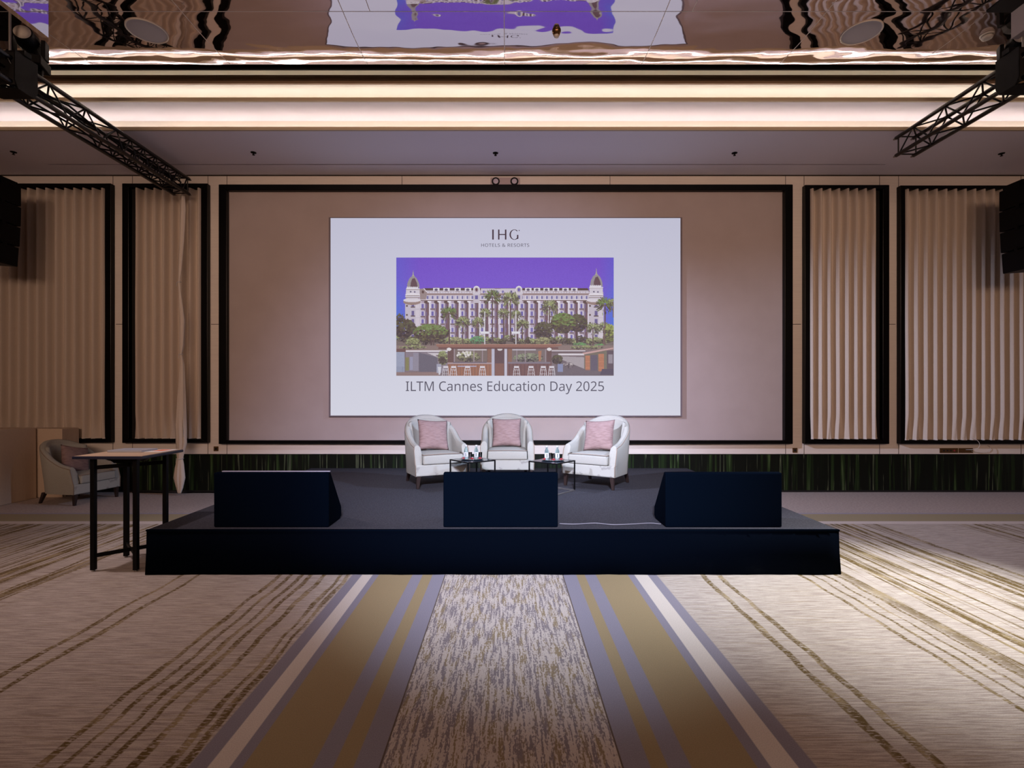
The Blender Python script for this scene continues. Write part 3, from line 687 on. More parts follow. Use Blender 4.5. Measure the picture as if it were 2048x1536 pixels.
# confidence monitors in wedge shaped cloth covers
def wedge(label, x0, x1, rz=0, strip=False):
    cx = (x0+x1)/2; hw = (x1-x0)/2
    t = thing('monitor_wedge', label, 'stage monitor', (cx, 4.744, SZ+.001), rz, 'cloth covered monitor wedges along the stage front')
    bm = bmesh.new(); prism(bm, [(0, 0), (0, .495), (.055, .50), (.367, .117), (.375, .03), (.33, .0)], -hw, hw, 'x')
    obj('cloth_cover', bm, M['navy'], t, bevel=.012)
    # screen face let into the sloping back
    n = Vector((0, .383, .312)).normalized(); bm = bmesh.new(); a = Vector((0, .075, .478)); b = Vector((0, .355, .135)); o_ = n*.004
    vs = [bm.verts.new(Vector((sx*(hw-.06), p.y, p.z))+o_) for sx, p in ((-1, a), (1, a), (1, b), (-1, b))]; bm.faces.new(vs)
    o = obj('monitor_screen', bm, mat('monitor_glass', (.01, .01, .012), .1), t); so = o.modifiers.new('t', 'SOLIDIFY'); so.thickness = .006
    for s in (-1, 1): obj('power_cable', T([(s*(hw-.05), .40, .008), (s*(hw-.05)+.02*s, .44, .012), (s*(hw-.12), .47, .008)], .008), M['blackm'], t)
    if strip: obj('bezel', B(-hw+.055, hw-.005, .040, .062, .498, .506), mat('lit_grey_bezel', (.35, .34, .42), .5), t)['label'] = 'pale grey top edge'  # bezel tip coloured pale for the light it catches
    return t
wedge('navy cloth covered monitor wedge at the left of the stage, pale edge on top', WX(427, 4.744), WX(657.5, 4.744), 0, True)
wedge('navy cloth covered monitor wedge at the middle of the stage front', WX(886.5, 4.744), WX(1116, 4.744))
wedge('navy cloth covered monitor wedge at the right end of the stage front', WX(1331, 4.744), WX(1564.5, 4.744))
def SP(px, py): d = (CH-SZ)*F/(py-VY); return (WX(px, d), d)
def stage_cable(pts, label, m, r=.007):
    P = [(*SP(px, py), SZ+.008) for px, py in pts]
    # smooth
    Q = []
    for i in range(len(P)-1):
        for k in range(5):
            t = k/5; p0 = P[max(i-1, 0)]; p1 = P[i]; p2 = P[i+1]; p3 = P[min(i+2, len(P)-1)]
            Q.append(tuple(.5*((2*p1[a])+(-p0[a]+p2[a])*t+(2*p0[a]-5*p1[a]+4*p2[a]-p3[a])*t*t+(-p0[a]+3*p1[a]-3*p2[a]+p3[a])*t**3) for a in range(3)))
    Q.append(P[-1]); tag(obj('cable', T(Q, r, 6), m, smooth=True), label, 'cable')
stage_cable([(1119, 1049), (1150, 1050), (1190, 1048), (1225, 1051), (1262, 1050), (1300, 1048), (1322, 1050)], 'pale cable running along the deck from middle to right wedge', mat('grey_cable', (.16, .15, .18), .6), .005)

# ------------------------------------------------------------ armchairs
def smooth(t): t = max(0, min(1, t)); return t*t*(3-2*t)
def chair_section(a):
    """a from 0 (right arm front) to 1 (left arm front): plan point, inward normal, top height"""
    Ls = .40; R = .37; arc = PI*.355; tot = 2*Ls+arc; s = a*tot
    if s < Ls: x, y, n = R, -.35+s, (-1, 0)
    elif s > tot-Ls: x, y, n = -R, -.35+(tot-s), (1, 0)
    else:
        th = (s-Ls)/arc*PI; x, y = R*math.cos(th), .05+.34*math.sin(th); n = (-math.cos(th), -math.sin(th))
    m = min(a, 1-a)*2
    h = .555 - .0*m
    h = .555+.02*smooth(m/.25)+.345*smooth((m-.18)/.80)**.85
    return x, y, n, h, m
def armchair(label, loc, rz, group):
    t = thing('armchair', label, 'armchair', loc, rz, group)
    bm = bmesh.new(); NS = 72; rings = []; pip = []
    for i in range(NS+1):
        a = i/NS; x, y, n, h, m = chair_section(a); th = .085+.02*smooth((m-.5)/.4)
        lean = smooth((m-.35)/.6)
        prof = [(0, .16), (0, .30), (-.004, h*.55), (-.006, h-.07), (.004, h-.03), (.022, h-.006), (.045, h), (th-.018, h-.008), (th, h-.035), (th+.006, h-.10), (th, .34), (th, .20), (th, .16)]
        rg = []
        for o_, z in prof:
            k = lean*.10*(z-.3)/.6
            fy = 0
            if m < .16: fy = (.085*smooth((z-.36)/.22))*(1-m/.16)
            rg.append(bm.verts.new((x+n[0]*(o_-k), y+n[1]*(o_-k)+fy, z)))
        rings.append(rg); v_ = rg[4].co; pip.append((v_.x, v_.y, v_.z))
    for i in range(NS):
        for k in range(len(rings[0])): k2 = (k+1) % len(rings[0]); bm.faces.new((rings[i][k], rings[i][k2], rings[i+1][k2], rings[i+1][k]))
    bm.faces.new(rings[0]); bm.faces.new(rings[-1])
    f0 = [(v_.co.x, v_.co.y-.002, v_.co.z) for v_ in rings[0][:5]]; f1 = [(v_.co.x, v_.co.y-.002, v_.co.z) for v_ in rings[-1][:5]]
    body = obj('shell', bm, M['fabric'], t, smooth=True, bevel=.008)
    bm = bmesh.new(); tube(bm, f0+pip[1:-1]+f1[::-1], .005, 6)
    obj('piping', bm, M['piping'], body, smooth=True)['label'] = 'thin tan piping'
    obj('seat_rail', B(-.365, .365, -.358, .06, .16, .305), M['rail'], t, bevel=.014)
    # seat cushion
    bm = bmesh.new(); nx, ny = 14, 14; top_ = {}; 
    hwx, yf, yb2 = .272, -.375, .26
    def cz(u, v_): return .425+.025*(1-(2*u-1)**4)*(1-(2*v_-1)**4)
    for i in range(nx+1):
        for j in range(ny+1):
            u, v_ = i/nx, j/ny; top_[i, j] = bm.verts.new((-hwx+2*hwx*u, yf+(yb2-yf)*v_, cz(u, v_)))
    bt = {}
    for i in range(nx+1):
        for j in range(ny+1):
            if i in (0, nx) or j in (0, ny): bt[i, j] = bm.verts.new((top_[i, j].co.x*1.01, top_[i, j].co.y, .305))
    for i in range(nx):
        for j in range(ny): bm.faces.new((top_[i, j], top_[i+1, j], top_[i+1, j+1], top_[i, j+1]))
    per = [(i, 0) for i in range(nx+1)]+[(nx, j) for j in range(1, ny+1)]+[(i, ny) for i in range(nx-1, -1, -1)]+[(0, j) for j in range(ny-1, 0, -1)]
    for a, b in zip(per, per[1:]+per[:1]): bm.faces.new((top_[a], top_[b], bt[b], bt[a]))
    bm.faces.new([bt[p] for p in per])
    cu = obj('seat_cushion', bm, M['fabric'], t, smooth=True, bevel=.022); cu.modifiers['bevel'].segments = 4
    bm = bmesh.new(); tube(bm, [(-hwx, yf+.12, .437), (-hwx, yf, .432), (-hwx*.5, yf-.004, .437), (0, yf-.004, .439), (hwx*.5, yf-.004, .437), (hwx, yf, .432), (hwx, yf+.12, .437)], .0045, 6)
    obj('piping', bm, M['piping'], cu, smooth=True)
    # padded inner back
    bm = bmesh.new(); nx, nz = 14, 10; g = []
    for i in range(nx+1):
        th = PI*(.14+.72*i/nx); col = []
        for k in range(nz+1):
            z = .40+.47*k/nz*(.82+.18*math.sin(th)); r = 1-.10*math.cos(PI*(k/nz-.5))*.4; kx = .10*(z-.3)/.6
            col.append(bm.verts.new(((.262+kx*.5)*math.cos(th)*r, .045+(.225+kx)*math.sin(th)*r, z)))
        g.append(col)
    for i in range(nx):
        for k in range(nz): bm.faces.new((g[i][k], g[i+1][k], g[i+1][k+1], g[i][k+1]))
    o = obj('back_cushion', bm, M['fabric'], t, smooth=True); so = o.modifiers.new('t', 'SOLIDIFY'); so.thickness = .04; so.offset = 1
    for sx in (-1, 1):
        for yy, dy in ((-.325, -.0), (.27, .07)):
            bm = bmesh.new(); a = Vector((sx*.325 if yy < 0 else sx*.27, yy, .165)); b = Vector((a.x+sx*.01, yy+dy, .001)); ra, rb = .027, .016
            A = [bm.verts.new(a+Vector((ra*p, ra*q, 0))) for p, q in ((-1, -1), (1, -1), (1, 1), (-1, 1))]; Bv = [bm.verts.new(b+Vector((rb*p, rb*q, 0))) for p, q in ((-1, -1), (1, -1), (1, 1), (-1, 1))]
            bm.faces.new(A); bm.faces.new(Bv)
            for k in range(4): bm.faces.new((A[k], A[(k+1) % 4], Bv[(k+1) % 4], Bv[k]))
            obj('leg', bm, M['legwood'], t, bevel=.003)
    return t
def pillow_mesh(w=.43, h=.43, th=.085):
    bm = bmesh.new(); n = 18; front = {}; back = {}
    for i in range(n+1):
        for j in range(n+1):
            u, v_ = 2*i/n-1, 2*j/n-1; e = (1-u*u)*(1-v_*v_); pinch = 1-.07*(1-u*u)*0; sx = 1-.06*(1-v_**2); sz = 1-.06*(1-u**2)
            x = u*w/2*(1-.07*(1-v_*v_))*1; z = v_*h/2*(1-.07*(1-u*u)); d = th*max(e, 0)**.45
            wr = .006*math.sin(u*9+v_*7)*e
            if i in (0, n) or j in (0, n): v0 = bm.verts.new((x, 0, z)); front[i, j] = back[i, j] = v0
            else: front[i, j] = bm.verts.new((x, -d+wr, z)); back[i, j] = bm.verts.new((x, d, z))
    for i in range(n):
        for j in range(n):
            bm.faces.new((front[i, j], front[i+1, j], front[i+1, j+1], front[i, j+1])); bm.faces.new((back[i, j], back[i, j+1], back[i+1, j+1], back[i+1, j]))
    return bm
def pillow(label, chair_loc, rz, roll=0, dx=0, group=None, size=1, lz=.655):
    o = obj('throw_pillow', pillow_mesh(.43*size, .43*size), M['pillow'], smooth=True)
    mloc = Matrix.Translation(Vector(chair_loc)) @ Matrix.Rotation(rz, 4, 'Z') @ Matrix.Translation(Vector((dx, .055, lz))) @ Matrix.Rotation(math.radians(-20), 4, 'X') @ Matrix.Rotation(roll, 4, 'Y')
    o.matrix_world = mloc
    return tag(o, label, 'pillow', group)
GA = 'three cream armchairs on the stage'
chairs = [((-.983, 7.13, SZ), math.radians(26.6)), ((.012, 7.60, SZ), math.radians(0)), ((1.245, 7.05, SZ), math.radians(-33.6))]
names = ['left', 'middle', 'right']
armchair('cream tub armchair on the stage, leftmost, turned toward the centre', *chairs[0], GA)
armchair('cream tub armchair in the middle of the stage facing straight ahead', *chairs[1], GA)
armchair('cream tub armchair on the stage, rightmost, turned toward the centre', *chairs[2], GA)
pillow('pink pillow on the left stage armchair', chairs[0][0], chairs[0][1], math.radians(4), .0, 'pink pillows on the stage armchairs')
pillow('pink pillow on the middle stage armchair', chairs[1][0], chairs[1][1], math.radians(0), -.01, 'pink pillows on the stage armchairs')
pillow('pink pillow on the right stage armchair', chairs[2][0], chairs[2][1], math.radians(-4), -.02, 'pink pillows on the stage armchairs')
ch4 = ((-6.50, 7.93, 0), math.radians(80))
armchair('cream armchair on the floor off the left side of the stage, by the draped tables', ch4[0], ch4[1], None)
pillow('dusky pink pillow slumped on the armchair off the left of the stage', ch4[0], ch4[1], math.radians(14), .0, None, .95, .63)

# ------------------------------------------------------------ low side tables with bottles
def side_table(label, cx, cy, rz):
    t = thing('side_table', label, 'side table', (cx, cy, SZ), rz, 'square black side tables between the armchairs'); h = .21; H = .384; r = .007
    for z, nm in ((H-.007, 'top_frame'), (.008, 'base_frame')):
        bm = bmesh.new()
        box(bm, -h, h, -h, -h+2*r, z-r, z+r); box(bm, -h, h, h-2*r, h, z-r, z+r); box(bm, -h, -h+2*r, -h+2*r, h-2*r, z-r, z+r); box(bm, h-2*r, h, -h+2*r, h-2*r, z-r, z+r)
        obj(nm, bm, M['blackm'] if nm == 'top_frame' else M['steel'], t)  # base frame of the black table coloured pale for the reflection on it
    for sx in (-1, 1):
        for sy in (-1, 1): obj('leg', B(sx*(h-r)-r, sx*(h-r)+r, sy*(h-r)-r, sy*(h-r)+r, .015, H-.014), M['blackm'], t)
    obj('glass_top', B(-h+.012, h-.012, -h+.012, h-.012, H-.010, H), M['tabletop'], t, bevel=.001)
    return t
GTY = 'round trays on the side tables'; GB = 'small water bottles on the side tables'; GG = 'empty tumblers on the side tables'; GW = 'red wrapped sweets on the trays'
def bottle(label, x, y, z, red=False):
    t = thing('water_bottle', label, 'bottle', (x, y, z), 0, GB)
    bm = bmesh.new(); lathe(bm, [(0, 0), (.024, 0), (.027, .006), (.027, .10), (.024, .118), (.013, .142), (.0115, .158), (0, .158)], 20); obj('bottle_body', bm, M['water'], t, smooth=True)
    bm = bmesh.new(); lathe(bm, [(.0276, .028), (.0278, .030), (.0278, .085), (.0276, .087)], 20); lb = obj('bottle_label', bm, M['white'], t, smooth=True); lb['label'] = 'white paper label'
    obj('label_print', B(-.006, .006, -.0288, -.0275, .034, .080), mat('label_ink', (.10, .12, .14), .6), lb)
    bm = bmesh.new(); lathe(bm, [(0, .154), (.014, .154), (.0145, .174), (.012, .178), (0, .178)], 16); obj('bottle_cap', bm, M['white'], t, smooth=True)
def tumbler(label, x, y, z):
    bm = bmesh.new(); lathe(bm, [(0, 0), (.021, 0), (.024, .080), (.0226, .080), (.020, .007), (0, .007)], 20)
    o = obj('tumbler', bm, M['glass'], smooth=True); o.location = (x, y, z); tag(o, label, 'glass', GG)
def sweet(label, x, y, z, rz):
    bm = bmesh.new(); lathe(bm, [(0, -.018), (.010, -.012), (.013, 0), (.010, .012), (0, .018)], 10)
    bmesh.ops.rotate(bm, verts=bm.verts, matrix=Matrix.Rotation(PI/2, 3, 'Y'))
    for s in (-1, 1): prism(bm, [(s*.016, -.002), (s*.034, -.012), (s*.034, .012), (s*.016, .002)], -.002, .002, 'z')
    o = obj('wrapped_sweet', bm, M['red'], smooth=False); o.location = (x, y, z+.013); o.rotation_euler = (0, 0, rz); tag(o, label, 'sweet', GW)
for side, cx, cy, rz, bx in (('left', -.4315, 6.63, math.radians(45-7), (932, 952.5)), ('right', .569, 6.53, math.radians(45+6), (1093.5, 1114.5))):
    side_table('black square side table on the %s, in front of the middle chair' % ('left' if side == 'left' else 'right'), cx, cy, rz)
    zt = SZ+.3845; ty = cy+.02; tx = WX((bx[0]+bx[1])/2+2, ty)
    bm = bmesh.new(); lathe(bm, [(0, .0), (.125, .0), (.147, .012), (.149, .012), (.128, .004), (.0, .004)], 36)
    o = obj('tray', bm, M['tray'], smooth=True); o.location = (tx, ty, zt+.0005); tag(o, 'round silver tray of drinks on the %s side table' % side, 'tray', GTY)
    for k, b in enumerate(bx):
        sd = ('left', 'right')[k]
        bottle('small water bottle with white label, %s one on the %s tray' % (sd, side), WX(b, ty), ty, zt+.005)
        tumbler('clear tumbler just %s of the %s bottle on the %s tray' % ('left' if (side == 'right' and k) else 'right', sd, side), WX(b, ty)+(.050 if not (side == 'right' and k) else -.044), ty+(.055 if not (side == 'right' and k) else .0), zt+.005)
    for k, (dx, dy) in enumerate(((-.105, -.01), (.004, -.055), (.100, -.02))):
        sweet('red wrapped sweet at the %s of the %s tray' % (('left', 'middle', 'right')[k], side), tx+dx, ty+dy, zt+.005, (.3, -.2, .5)[k])

# ------------------------------------------------------------ tall table at the left with laptop and papers
t = thing('high_table', 'tall narrow table with black legs left of the stage', 'table', (-3.557, 4.95, 0))
zt = 1.055
bm = bmesh.new(); box(bm, -.313, .313, -.30, .30, zt-.028, zt-.002); obj('table_edge', bm, mat('navy_table_edge', (.012, .016, .045), .4), t, bevel=.006)
obj('table_top', B(-.300, .300, -.288, .288, zt-.003, zt), M['beige'], t)['label'] = 'beige glossy top surface'
for sx in (-1, 1):
    for sy in (-1, 1):
        lg = obj('leg', B(sx*.193-.019, sx*.193+.019, sy*.205-.019, sy*.205+.019, .014, zt-.028), M['blackm'], t, bevel=.002)
        bm = bmesh.new(); lathe(bm, [(0, .001), (.016, .001), (.016, .008), (.008, .010), (.008, .016), (0, .016)], 12, (sx*.193, sy*.205, 0)); obj('foot', bm, M['steel'], lg, smooth=True)
for z, nm in ((.14, 'lower_cross_bar'), (.94, 'upper_cross_bar')):
    for s in (-1, 1):
        bm = bmesh.new(); a = Vector((-.193, -.205*s, z)); b = Vector((.193, .205*s, z)); dv = (b-a).normalized(); n = Vector((-dv.y, dv.x, 0))*.006
        o_ = .018 if s > 0 else .0145
        vs = [bm.verts.new(p) for p in (a+n-Vector((0, 0, o_)), a-n-Vector((0, 0, o_)), a-n+Vector((0, 0, o_)), a+n+Vector((0, 0, o_)), b+n-Vector((0, 0, o_)), b-n-Vector((0, 0, o_)), b-n+Vector((0, 0, o_)), b+n+Vector((0, 0, o_)))]
        for f in ((0, 1, 2, 3), (4, 5, 6, 7), (0, 1, 5, 4), (1, 2, 6, 5), (2, 3, 7, 6), (3, 0, 4, 7)): bm.faces.new([vs[i] for i in f])
        obj(nm, bm, M['blackm'], t)
bm = bmesh.new(); prism(bm, [(-.15, zt-.028), (.15, zt-.028), (.13, zt-.050), (.08, zt-.085), (-.08, zt-.085), (-.13, zt-.050)], -.11, .11, 'y'); obj('under_bracket', bm, M['blackm'], t)
lt = thing('laptop', 'closed silver laptop lying on the tall table', 'laptop', (-3.625, 5.07, zt+.001))
obj('laptop_base', B(-.165, .165, -.115, .115, 0, .011), M['silver'], lt, bevel=.004); obj('laptop_lid', B(-.165, .165, -.115, .115, .0115, .018), M['silver'], lt, bevel=.004)
obj('laptop_hinge', B(-.12, .12, .115, .119, .004, .013), M['blackm'], lt)
pp = thing('paper_sheet', 'white printed sheets with orange print beside the laptop', 'paper', (-3.36, 5.09, zt+.001), math.radians(-3))
obj('sheet', B(-.085, .085, -.12, .12, 0, .003), M['paper'], pp); obj('print_block', B(-.06, .04, -.05, .09, .003, .0036), M['orange'], pp)['label'] = 'orange printed block'

# ------------------------------------------------------------ draped tables at the far left
def draped(label, x0, x1, y0, y1, h, seed):
    rnd = random.Random(seed); t = thing('draped_table', label, 'table', ((x0+x1)/2, (y0+y1)/2, 0), 0, 'cloth draped tables at the left wall')
    cx, cy = (x0+x1)/2, (y0+y1)/2; hx, hy = (x1-x0)/2, (y1-y0)/2
    bm = bmesh.new(); per = []; n = 26
    for (ax, ay), (bx, by) in (((-hx, -hy), (hx, -hy)), ((hx, -hy), (hx, hy)), ((hx, hy), (-hx, hy)), ((-hx, hy), (-hx, -hy))):
        for i in range(n): per.append((ax+(bx-ax)*i/n, ay+(by-ay)*i/n, i/n))
    rings = []
    for q in range(7):
        z = h*(1-q/6)+.004; rg = []
        for k, (x, y, fr) in enumerate(per):
            amp = (.012*q/6)*math.sin(k*.8+seed)+.02*(q/6)*math.exp(-min(fr, 1-fr)*14); L = math.hypot(x/hx, y/hy)
            rg.append(bm.verts.new((x*(1+amp), y*(1+amp), z)))
        rings.append(rg)
    N_ = len(per)
    for q in range(6):
        for k in range(N_): bm.faces.new((rings[q][k], rings[q][(k+1) % N_], rings[q+1][(k+1) % N_], rings[q+1][k]))
    bm.faces.new(rings[0]); obj('table_cloth', bm, M['tablecloth'], t, smooth=False, bevel=.006)
    obj('table_body', B(-hx+.03, hx-.03, -hy+.03, hy-.03, .002, h-.02), M['blackm'], t)
    return t
draped('beige cloth covered table at the left picture edge, running toward the camera', -8.3, -7.31, 6.9, 8.12, 1.09, 1)
draped('beige cloth covered table along the wall behind the offstage armchair', -8.3, -6.93, 8.15, 8.47, 1.07, 2)

# ------------------------------------------------------------ hanging white cloth at the end of the left truss
dc = 8.33; pts = [(366, 391, 3), (366, 420, 4.5), (364, 480, 4), (360, 540, 3), (358, 564, 1.6), (360, 590, 2.5), (365, 640, 4.5), (364, 690, 4), (362, 708, 2), (364, 730, 4), (363, 790, 7), (362, 850, 9.5), (363, 885, 9), (361, 905, 6.5), (360, 917, 5), (360, 935, 8), (360, 955, 10), (360, 975, 6), (359, 986.5, 3)]
bm = bmesh.new(); rings = []
for i, (px, py, hwpx) in enumerate(pts):
    for sub in range(3 if i < len(pts)-1 else 1):
        f = sub/3; q = pts[min(i+1, len(pts)-1)]; x = px+(q[0]-px)*f; y = py+(q[1]-py)*f; r = (hwpx+(q[2]-hwpx)*f)*dc/F
        cx_, cz_ = WX(x, dc), WZ(y, dc); cz_ = max(cz_, .004)
        rings.append([bm.verts.new((cx_+r*math.cos(2*PI*k/20)*(1+.25*math.cos(2*PI*k/20*5+i*.5)), dc+r*.7*math.sin(2*PI*k/20)*(1+.25*math.sin(2*PI*k/20*6+i*.4)), cz_)) for k in range(20)])
for i in range(len(rings)-1):
    for k in range(20): bm.faces.new((rings[i][k], rings[i][(k+1) % 20], rings[i+1][(k+1) % 20], rings[i+1][k]))
bm.faces.new(rings[0]); bm.faces.new(rings[-1])
hc = thing('hanging_cloth', 'long twisted cream cloth sleeve hanging from the left truss to the floor', 'cloth', (0, 0, 0))
obj('cloth', bm, M['drape'], hc, smooth=True)
for px, py in ((358, 564), (362, 708), (360, 917)):
    bm = bmesh.new(); r = .026 if py != 917 else .05
    tube(bm, [(WX(px, dc)+r*math.cos(a*PI/8), dc+r*math.sin(a*PI/8), WZ(py, dc)+.004*math.sin(a*PI/8)) for a in range(17)], .006, 6); tube(bm, [(WX(px, dc)-r, dc-.01, WZ(py, dc)), (WX(px, dc)-r-.008, dc-.012, WZ(py, dc)-.07)], .004, 6)
    obj('tie', bm, M['white'], hc)

# ------------------------------------------------------------ lighting trusses
def truss(label, xa, xb, hb, ht, d_end, d_start, pitch_fn, group='lighting trusses under the ceiling'):
    t = thing('lighting_truss', label, 'truss', ((xa+xb)/2, d_end, CH+hb), 0, group); ox, oy, oz = t.location
    def L(p): return (p[0]-ox, p[1]-oy, p[2]-oz)
    zb, zt_ = CH+hb, CH+ht
    for x in (xa, xb):
        for z in (zb, zt_): obj('chord', T([L((x, d_end, z)), L((x, d_start, z))], .025, 12), M['truss'], t, smooth=True)
    ysn = [d_end-.05]
    while ysn[-1] > d_start: ysn.append(ysn[-1]-pitch_fn(ysn[-1]))
    faces = [((xa, zb), (xa, zt_)), ((xb, zb), (xb, zt_)), ((xa, zb), (xb, zb)), ((xa, zt_), (xb, zt_))]
    cache = {}
    for fi, (p, q) in enumerate(faces):
        for i in range(len(ysn)-1):
            a, b = (p, q) if (i+fi) % 2 == 0 else (q, p)
            key = (fi, (i+fi) % 2, round(ysn[i]-ysn[i+1], 3))
            if key not in cache:
                o = obj('brace', T([(a[0]-ox, 0, a[1]-oz), (b[0]-ox, ysn[i+1]-ysn[i], b[1]-oz)], .010, 6), M['truss'], t, smooth=True); cache[key] = o
            else:
                o = cache[key].copy(); C.objects.link(o); o.parent = t
            o.location = (0, ysn[i]-oy, 0)
    for p, q in faces: obj('end_strut', T([L((p[0], d_end-.04, p[1])), L((q[0], d_end-.04, q[1]))], .009, 6), M['truss'], t)
    for x in (xa, xb):
        for z in (zb, zt_): obj('end_coupler', T([L((x, d_end, z)), L((x, d_end+.045, z))], [.020, .012], 10), M['steel'], t)
    return t
def rp(y): return .25
truss('black box truss coming in from the right picture edge', 5.37, 5.61, 3.30, 3.54, 7.2, 2.2, rp)
def lp(y): return .125 if y > 6.85 else .25
truss('long black box truss descending from the upper left corner', -5.30, -5.06, 3.20, 3.44, 8.33, 2.2, lp)
# cables lashed along the left truss
rnd = random.Random(9)
for k in range(4):
    pts_ = []; y = 8.2
    while y > 2.6: pts_.append((-5.30+.05+.045*k+rnd.uniform(-.02, .02), y, CH+3.20+(.06+.03*k)+rnd.uniform(-.02, .03))); y -= .3
    tag(obj('cable', T(pts_, .012, 6), M['blackm'], smooth=True), 'black cable lying inside the left lighting truss', 'cable', 'cables inside the left truss')
# steel wire along the right truss
def bracket(label, xc, yc, hb, ht, w_=.34, cutc=True):
    t = thing('hoist_bracket', label, 'bracket', (xc, yc, CH+hb), 0, 'black truss hoist brackets'); h = ht-hb
    for s in (-1, 1):
        bm = bmesh.new(); prism(bm, [(-.13, .07), (-.09, 0), (.09, 0), (.13, .07), (.13, h), (-.13, h)], s*w_/2-.005, s*w_/2+.005, 'x'); obj('side_plate', bm, M['blackm'], t)
    bm = bmesh.new(); box(bm, -w_/2+.006, w_/2-.006, -.10, .10, -.0, .012); obj('bottom_plate', bm, M['blackm'], t)
    bm = bmesh.new(); box(bm, -w_/2+.006, w_/2-.006, -.12, -.112, .03, h-.02); obj('front_plate', bm, M['gap'], t)
    obj('top_bar', B(-w_/2-.02, w_/2+.02, -.04, .04, h, h+.05), M['blackm'], t)
    obj('lifting_chain', T([(0, 0, h+.05), (0, 0, ZM-CH-hb-.001)], .012, 8), M['steel'], t)
    return t
bracket('black hoist bracket clamped on the left truss', -5.18, 5.45, 3.14, 3.52)
bracket('black hoist bracket clamped on the right truss', 5.49, 5.55, 3.24, 3.62)
def moving_head(label, x, y, z, rz=0, tilt=0):
    t = thing('moving_head_light', label, 'stage light', (x, y, z), rz, 'stage lights on the trusses')
    obj('base', B(-.15, .15, -.12, .12, 0, .10), M['blackm'], t, bevel=.01)
    obj('display', B(-.05, .05, -.123, -.1195, .03, .07), M['offwhite'], t)
    for s in (-1, 1): obj('yoke_arm', B(s*.14-.02, s*.14+.02, -.05, .05, .10, .30), M['blackm'], t, bevel=.008)
    hd = obj('head', bmesh.new(), M['blackm'], t)
    bm = bmesh.new(); lathe(bm, [(0, -.15), (.075, -.15), (.10, -.11), (.105, .02), (.09, .10), (.088, .14), (0, .14)], 24); me = hd.data; bm.to_mesh(me); bm.free()
    hd.location = (0, 0, .27); hd.rotation_euler = (math.radians(80)+tilt, 0, 0)
    bm = bmesh.new(); lathe(bm, [(0, .141), (.075, .141), (.078, .146), (0, .150)], 24); l = obj('lens', bm, M['offwhite'], hd, smooth=True); l['label'] = 'pale front lens'
    for s in (-1, 1): obj('clamp', B(s*.10-.02, s*.10+.02, -.02, .02, -.09, 0), M['blackm'], t)
    return t
moving_head('black stage light standing on the left truss in the top left corner', -5.19, 5.68, CH+3.56, math.radians(20))
moving_head('black stage light standing on the right truss at the right picture edge', 5.74, 5.88, CH+3.66, math.radians(-25))
# hanging loudspeaker arrays
def array(label, x, y, ztop, n, hbox, sgn, m):
    t = thing('speaker_array', label, 'loudspeaker', (x, y, ztop), 0, 'hanging black loudspeaker arrays')
    for k in range(n):
        a = math.radians(2.2*k); bm = bmesh.new(); z1_ = -k*hbox; z0_ = z1_-hbox+.002; sh = sgn*.010*k
        prism(bm, [(-.20, z1_), (.20, z1_-.004), (.20, z0_+.004), (-.20, z0_)], -.31, .31, 'x')
        bmesh.ops.rotate(bm, verts=bm.verts, matrix=Matrix.Rotation(a*sgn*.6, 3, 'Y')); bmesh.ops.translate(bm, verts=bm.verts, vec=(sh, 0, 0))
        c = obj('cabinet', bm, M['blackm'], t, bevel=.01)
        obj('grille', B(-.29+sh, .29+sh, -.212, -.204, z0_+.02, z1_-.015), M['gap'], c)
        for s in (-1, 1): obj('rigging_joint', B(s*.315+sh-.008, s*.315+sh+.008, -.12, -.08, z1_-.05, z1_+.012), M['blackm'], c)
    obj('fly_bar', B(-.30, .30, -.15, .15, .0, .05), M['blackm'], t)
    for s in (-1, 1): obj('suspension_cable', T([(-sgn*(.15+s*.1), 0, .05), (-sgn*(.15+s*.1), 0, ZS1-ztop-.001)], .005, 6), M['blackm'], t)
array('hanging black loudspeaker array at the left picture edge', WX(19, 7.7)-.32, 7.7, WZ(364, 7.7), 4, .298, 1, 0)
array('hanging black loudspeaker array at the right picture edge', WX(2022, 7.7)+.32, 7.7, WZ(373, 7.7), 4, .308, -1, 0)

# ------------------------------------------------------------ ceiling fittings
def disc(name, label, cat, px, py, h, r, prof, m, group=None, parts=()):
    d = h*F/(VY-py); t = thing(name, label, cat, (WX(px, d), d, CH+h), 0, group)
    return t, d
GSp = 'round loudspeakers in the mirror ceiling'
for px, py, lab in ((294, 62, 'round pale ceiling loudspeaker in the left half of the mirror ceiling'), (1723, 65, 'round pale ceiling loudspeaker in the right half of the mirror ceiling')):
    t, d = disc('ceiling_speaker', lab, 'loudspeaker', px, py, 4.07, .2, None, None, GSp)
    bm = bmesh.new(); lathe(bm, [(.203, 0), (.205, -.008), (.196, -.012), (.190, -.006), (.190, 0)], 48); obj('rim', bm, M['offwhite'], t, smooth=True)
    bm = bmesh.new(); lathe(bm, [(0, -.007), (.15, -.007), (.191, -.005), (.191, -.001), (0, -.001)], 48); obj('grille', bm, M['grille'], t)
GD = 'detectors on the mirror ceiling'
